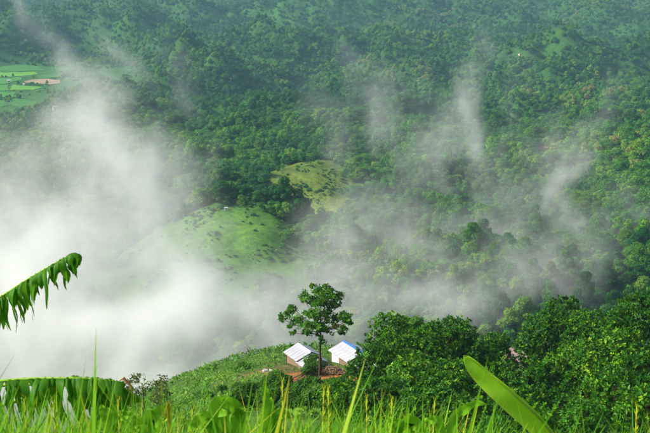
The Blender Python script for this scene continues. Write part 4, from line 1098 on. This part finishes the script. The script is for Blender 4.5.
P0 = np.stack([gx_, gy_, H(gx_, gy_) - 0.03], 1)
v, f = ribbons(P0, hg, np.stack([0.22 * rng.normal(size=n) + 0.04, 0.2 * rng.normal(size=n)], 1), rng.uniform(0.012, 0.024, n) + 0.014 * (rng.random(n) < 0.35))
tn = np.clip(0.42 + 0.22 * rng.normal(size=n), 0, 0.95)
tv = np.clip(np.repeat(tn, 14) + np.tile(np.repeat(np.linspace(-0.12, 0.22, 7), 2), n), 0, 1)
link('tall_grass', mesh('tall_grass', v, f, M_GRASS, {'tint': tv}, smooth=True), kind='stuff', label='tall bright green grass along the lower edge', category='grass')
def stalk(u, vtip, y, label=None, yellow=True):
    p = at(u, vtip, y); z = Hs(p[0], y); hh = p[2] - z
    t = link('grass_stalk', None, None, (p[0], y, z), label=label or 'thin yellow-green seed stalk rising above the tall grass', category='grass stalk', group='seed stalks in the grass')
    lx = rng.uniform(-0.05, 0.05)
    mb = MB(); mb.tube([(0, 0, -0.05), (lx * 0.3, 0, hh * 0.5), (lx, 0, hh)], [0.007, 0.006, 0.003], 5); mb.make('stem', M_DRY if yellow else M_MAIZE, t, smooth=True)
    mb = MB()
    for k in range(26):
        q = 0.70 + 0.29 * k / 25; c = Vector((lx * q, 0, hh * q)); a = k * 2.4
        e = c + Vector((0.012 * math.cos(a), 0.012 * math.sin(a), 0.03)); mb.tube([c, c.lerp(e, 0.5) + Vector((0.003, 0, 0)), e], [0.002, 0.0045, 0.001], 4)
    mb.make('seed_head', M_DRY if yellow else M_MAIZE, t)
for (u, v, y) in [(283, 377, 5.0), (318, 385, 5.2), (336, 384, 4.6), (373, 394, 5.6), (390, 396, 5.0), (430, 398, 6.0), (60, 399, 4.8), (119, 396, 4.6), (30, 396, 5.5), (188, 406, 5.2), (640, 404, 5.6)]:
    stalk(u, v, y)
def ribbon_leaf(name, plant, path, width, mat, tint=0.5, fold=0.25, n=14):
    P = spline(path, n); vs = []
    for i, p in enumerate(P):
        a = i / (n - 1); T = (P[min(i + 1, n - 1)] - P[max(i - 1, 0)]).normalized()
        S = T.cross(Vector((0.15, -1, 0.25))).normalized(); N = S.cross(T)
        w = width * min(1, 0.45 + 2.2 * a) * (1 - a ** 3.2) / 2 + 0.001
        rip = 0.012 * math.sin(a * 22)
        vs += [p - S * w + N * (fold * w + rip), p - S * w * 0.12, p + S * w * 0.12, p + S * w + N * (fold * w - rip)]
    fs = [(i * 4 + c, i * 4 + c + 1, i * 4 + c + 5, i * 4 + c + 4) for i in range(n - 1) for c in range(3)]
    return link(name, mesh(name, vs, fs, mat, {'tint': [tint] * len(vs)}, smooth=True), plant)
def maize(u, v, y, leaves, label):
    p = at(u, v, y); z = Hs(p[0], y); o0 = Vector((p[0], y, z))
    t = link('maize_plant', None, None, tuple(o0), label=label, category='maize plant')
    hh = p[2] - z
    mb = MB(); mb.tube([(0, 0, -0.05), (0.01, 0, hh * 0.5), (0, 0, hh)], [0.016, 0.014, 0.007], 7); mb.make('stalk', M_MAIZE, t, smooth=True)
    for (w, *pp) in leaves:
        path = [Vector((0, 0, hh * 0.75))] + [Vector(at(a, b_, y - 0.03)) - o0 for a, b_ in pp]
        ribbon_leaf('leaf', t, path, w, M_MAIZE, rng.uniform(0.3, 0.9))
maize(222, 424, 4.6, [(0.085, (219, 414), (221, 407), (229, 405), (238, 410), (240, 424)), (0.075, (212, 424), (205, 421), (196, 423), (190, 430)), (0.06, (238, 420), (239, 410), (241, 404))], 'maize plant with broad leaf tips curling over above the grass')
maize(146, 440, 4.9, [(0.085, (148, 428), (155, 418), (163, 410), (168, 405)), (0.05, (140, 430), (136, 420), (131, 412))], 'maize plant with one broad leaf slanting up beside a thin olive tree')
maize(268, 430, 4.8, [(0.045, (269, 414), (266, 396), (264, 380)), (0.05, (276, 424), (284, 414), (292, 418))], 'maize plant with one narrow leaf standing straight up')
maize(406, 438, 4.7, [(0.085, (404, 430), (408, 424), (416, 424), (426, 432)), (0.05, (398, 430), (394, 422), (388, 418))], 'maize plant with a low folded bright leaf near a seed stalk')
maize(150, 446, 4.4, [(0.022, (160, 430), (164, 420), (161, 414)), (0.05, (143, 436), (138, 430), (134, 428))], 'low maize plant with a short thin leaf under the drooping banana tip')
maize(112, 440, 4.8, [(0.06, (110, 425), (104, 412), (100, 405)), (0.055, (118, 425), (124, 416), (132, 413))], 'maize plant standing in front of the long drooping banana leaf')
maize(448, 440, 5.4, [(0.045, (452, 424), (464, 410), (476, 403), (487, 405)), (0.05, (440, 428), (432, 420), (424, 420))], 'maize plant with a thin arching leaf below the upright banana leaf')
# a single dry yellow leaf standing in the grass
dl = at(168, 436, 4.5); z = Hs(dl[0], 4.5)
t = link('dry_leaf_shoot', None, None, (dl[0], 4.5, z), label='stiff dry yellow leaf blade poking up through the green grass', category='leaf')
o0 = Vector((dl[0], 4.5, z))
ribbon_leaf('leaf', t, [Vector((0, 0, 0)), Vector(at(170, 428, 4.5)) - o0, Vector(at(166, 420, 4.5)) - o0, Vector(at(162, 412, 4.5)) - o0], 0.018, M_DRY)

# ------------------------------------------------------------------ mist banks (real volumes standing in the gully and valley)
def mist(name, lo, hi, res, blobs, dens, label, nscale=0.038, cut=(0.40, 0.66), warp=30.0, vstretch=0.9, seed=0.0, step=None):
    vm, nt, b, out = new_mat(name + '_volume')
    nt.nodes.remove(b)
    pv = nd(nt, 'ShaderNodeVolumePrincipled')
    pv.inputs['Color'].default_value = (0.975, 0.980, 0.962, 1); pv.inputs['Density'].default_value = dens; pv.inputs['Anisotropy'].default_value = 0.15
    nt.links.new(pv.outputs[0], out.inputs['Volume'])
    g = bpy.data.node_groups.new(name, 'GeometryNodeTree')
    g.interface.new_socket('Geometry', in_out='INPUT', socket_type='NodeSocketGeometry')
    g.interface.new_socket('Geometry', in_out='OUTPUT', socket_type='NodeSocketGeometry')
    go = g.nodes.new('NodeGroupOutput')
    Lk = g.links.new
    def N(t, **kw): return nd(g, t, **kw)
    pos = N('GeometryNodeInputPosition').outputs[0]
    # domain warp, in two sizes, so the edges curl
    def warped(p, sc, amt, off):
        a = N('ShaderNodeVectorMath', operation='ADD'); a.inputs[1].default_value = (off, off * 1.7, -off)
        Lk(p, a.inputs[0])
        nz = N('ShaderNodeTexNoise', i_Scale=sc, i_Detail=3.0, i_Roughness=0.55); Lk(a.outputs[0], nz.inputs['Vector'])
        s = N('ShaderNodeVectorMath', operation='SUBTRACT'); s.inputs[1].default_value = (0.5, 0.5, 0.5); Lk(nz.outputs['Color'], s.inputs[0])
        m = N('ShaderNodeVectorMath', operation='SCALE'); m.inputs['Scale'].default_value = amt; Lk(s.outputs[0], m.inputs[0])
        r_ = N('ShaderNodeVectorMath', operation='ADD'); Lk(p, r_.inputs[0]); Lk(m.outputs[0], r_.inputs[1]); return r_.outputs[0]
    wp = warped(pos, nscale * 0.7, warp * 2.0, 13.0 + seed)
    wp2 = warped(wp, nscale * 2.6, warp * 0.55, 71.0 + seed)
    total = None
    for (u, v, y, ru, rv, rd, rot, amp) in blobs:
        c = at(u, v, y); rx, rz = ru * y / F_PX, rv * y / F_PX
        s = N('ShaderNodeVectorMath', operation='SUBTRACT'); s.inputs[1].default_value = tuple(c); Lk(wp, s.inputs[0])
        q = s.outputs[0]
        if rot:
            r_ = N('ShaderNodeVectorRotate', rotation_type='Y_AXIS'); r_.inputs['Angle'].default_value = R(rot); Lk(q, r_.inputs['Vector']); q = r_.outputs[0]
        dv = N('ShaderNodeVectorMath', operation='DIVIDE'); dv.inputs[1].default_value = (rx, rd, rz); Lk(q, dv.inputs[0])
        dt = N('ShaderNodeVectorMath', operation='DOT_PRODUCT'); Lk(dv.outputs[0], dt.inputs[0]); Lk(dv.outputs[0], dt.inputs[1])
        e1 = N('ShaderNodeMath', operation='MULTIPLY'); e1.inputs[1].default_value = -1.0; Lk(dt.outputs['Value'], e1.inputs[0])
        e2 = N('ShaderNodeMath', operation='EXPONENT'); Lk(e1.outputs[0], e2.inputs[0])
        e3 = N('ShaderNodeMath', operation='MULTIPLY'); e3.inputs[1].default_value = amp; Lk(e2.outputs[0], e3.inputs[0])
        if total is None: total = e3.outputs[0]
        else:
            ad = N('ShaderNodeMath', operation='ADD'); Lk(total, ad.inputs[0]); Lk(e3.outputs[0], ad.inputs[1]); total = ad.outputs[0]
    st_ = N('ShaderNodeVectorMath', operation='MULTIPLY'); st_.inputs[1].default_value = (1.0, 0.8, vstretch); Lk(wp2, st_.inputs[0])
    nz = N('ShaderNodeTexNoise', i_Scale=nscale, i_Detail=6.0, i_Roughness=0.6); Lk(st_.outputs[0], nz.inputs['Vector'])
    mr = N('ShaderNodeMapRange', i_1=cut[0], i_2=cut[1], i_3=0.0, i_4=1.0); mr.interpolation_type = 'SMOOTHSTEP'; Lk(nz.outputs[0], mr.inputs[0])
    # dense cores stay full, thin edges break up
    p1 = N('ShaderNodeMath', operation='MULTIPLY'); Lk(total, p1.inputs[0]); Lk(mr.outputs[0], p1.inputs[1])
    sq = N('ShaderNodeMath', operation='MULTIPLY'); Lk(total, sq.inputs[0]); Lk(total, sq.inputs[1])
    sq2 = N('ShaderNodeMath', operation='MULTIPLY'); sq2.inputs[1].default_value = 0.14; Lk(sq.outputs[0], sq2.inputs[0])
    sm = N('ShaderNodeMath', operation='ADD'); Lk(p1.outputs[0], sm.inputs[0]); Lk(sq2.outputs[0], sm.inputs[1])
    sb = N('ShaderNodeMath', operation='SUBTRACT'); sb.inputs[1].default_value = 0.012; Lk(sm.outputs[0], sb.inputs[0])
    mxn = N('ShaderNodeMath', operation='MAXIMUM'); mxn.inputs[1].default_value = 0.0; Lk(sb.outputs[0], mxn.inputs[0])
    vc = N('GeometryNodeVolumeCube')
    vc.inputs['Min'].default_value = lo; vc.inputs['Max'].default_value = hi
    for k_, a_ in zip(('Resolution X', 'Resolution Y', 'Resolution Z'), range(3)): vc.inputs[k_].default_value = max(8, int((hi[a_] - lo[a_]) / res[a_]))
    Lk(mxn.outputs[0], vc.inputs['Density'])
    smn = N('GeometryNodeSetMaterial'); smn.inputs['Material'].default_value = vm
    Lk(vc.outputs[0], smn.inputs[0]); Lk(smn.outputs[0], go.inputs[0])
    me = bpy.data.meshes.new(name); me.materials.append(vm)
    o = link(name, me, kind='stuff', label=label, category='mist')
    o.modifiers.new('mist', 'NODES').node_group = g
    return o
NEARB = [  # u, v, distance, half width px, half height px, half depth m, tilt, strength   (gully bank behind the huts' slope)
    (45, 290, 325, 84, 80, 34, 0, 1.15), (88, 178, 345, 40, 48, 22, 25, 0.9), (20, 222, 335, 56, 52, 26, 0, 0.8), (125, 230, 350, 42, 56, 26, 0, 0.85), (168, 195, 360, 20, 44, 20, 24, 0.6),
    (80, 345, 290, 100, 44, 30, 0, 1.35), (185, 322, 300, 64, 44, 26, 0, 0.75), (255, 315, 305, 60, 36, 24, 0, 0.75), (320, 310, 310, 60, 34, 24, 0, 0.85), (390, 303, 330, 60, 28, 26, 0, 0.75), (460, 298, 345, 60, 24, 22, 0, 0.55),
    (190, 262, 370, 44, 50, 26, 0, 0.45), (220, 366, 226, 74, 32, 18, 0, 1.2), (130, 390, 214, 70, 30, 18, 0, 1.1), (290, 345, 218, 60, 18, 14, 0, 0.8), (195, 388, 186, 60, 20, 12, 0, 0.9), (250, 366, 184, 36, 12, 8, 0, 0.5)]
mist('mist_bank', (-150, 170, -165), (85, 440, -25), (1.7, 2.6, 1.7), NEARB, 0.052, 'thick white mist bank filling the gully beside the huts')
FARB = [
    (45, 30, 640, 9, 44, 18, 34, 0.6), (70, 75, 640, 11, 44, 20, 32, 0.55), (92, 110, 620, 26, 36, 24, 20, 0.7), (125, 60, 640, 9, 50, 18, 34, 0.4), (185, 100, 640, 12, 40, 18, 20, 0.55), (165, 165, 600, 34, 46, 28, 0, 0.6),
    (400, 115, 720, 26, 50, 24, 14, 0.45), (350, 60, 760, 9, 44, 20, 20, 0.35), (380, 150, 700, 9, 54, 18, 14, 0.4), (467, 92, 700, 8, 48, 18, -6, 0.85), (440, 165, 680, 40, 50, 26, 12, 0.4), (478, 160, 660, 9, 56, 18, 8, 0.55), (508, 160, 640, 10, 62, 20, -10, 0.65), (545, 175, 640, 11, 60, 20, -12, 0.6), (545, 215, 640, 46, 44, 24, 0, 0.35), (580, 165, 600, 11, 60, 18, -20, 0.7), (590, 235, 580, 26, 46, 24, -14, 0.6), (605, 288, 560, 22, 30, 24, 0, 0.7), (630, 240, 560, 12, 42, 18, -20, 0.4),
    (510, 280, 470, 110, 34, 28, 0, 0.65), (385, 245, 520, 70, 46, 28, 0, 0.5), (470, 235, 560, 90, 36, 28, 0, 0.5), (330, 265, 500, 50, 34, 24, 0, 0.45), (330, 130, 640, 20, 44, 20, 14, 0.35)]
mist('mist_wisps', (-290, 420, -175), (270, 820, 5), (3.0, 4.5, 3.0), FARB, 0.042, 'thin torn wisps of mist drifting over the wooded valley', nscale=0.040, cut=(0.42, 0.66), warp=24, vstretch=0.45, seed=40.0)

# ------------------------------------------------------------------ clear air between here and the far hills
hz_m, nt, b, out = new_mat('air_haze'); nt.nodes.remove(b)
pv = nd(nt, 'ShaderNodeVolumePrincipled'); pv.inputs['Color'].default_value = (0.42, 0.78, 1.0, 1); pv.inputs['Density'].default_value = 0.000075; pv.inputs['Anisotropy'].default_value = 0.0
nt.links.new(pv.outputs[0], out.inputs['Volume'])
zt = float(max(GZ.max(), 20)) + 60
mb = MB(); mb.box((0, 4200, (zt - 215) / 2), (4600, 4400, (zt + 215) / 2)); mb.make('haze', hz_m, None, kind='stuff', label='pale blue haze filling the valley air', category='haze')
print('FOREST', len(P3), 'TRIS', sum(len(m.loops) // 3 for m in bpy.data.meshes))
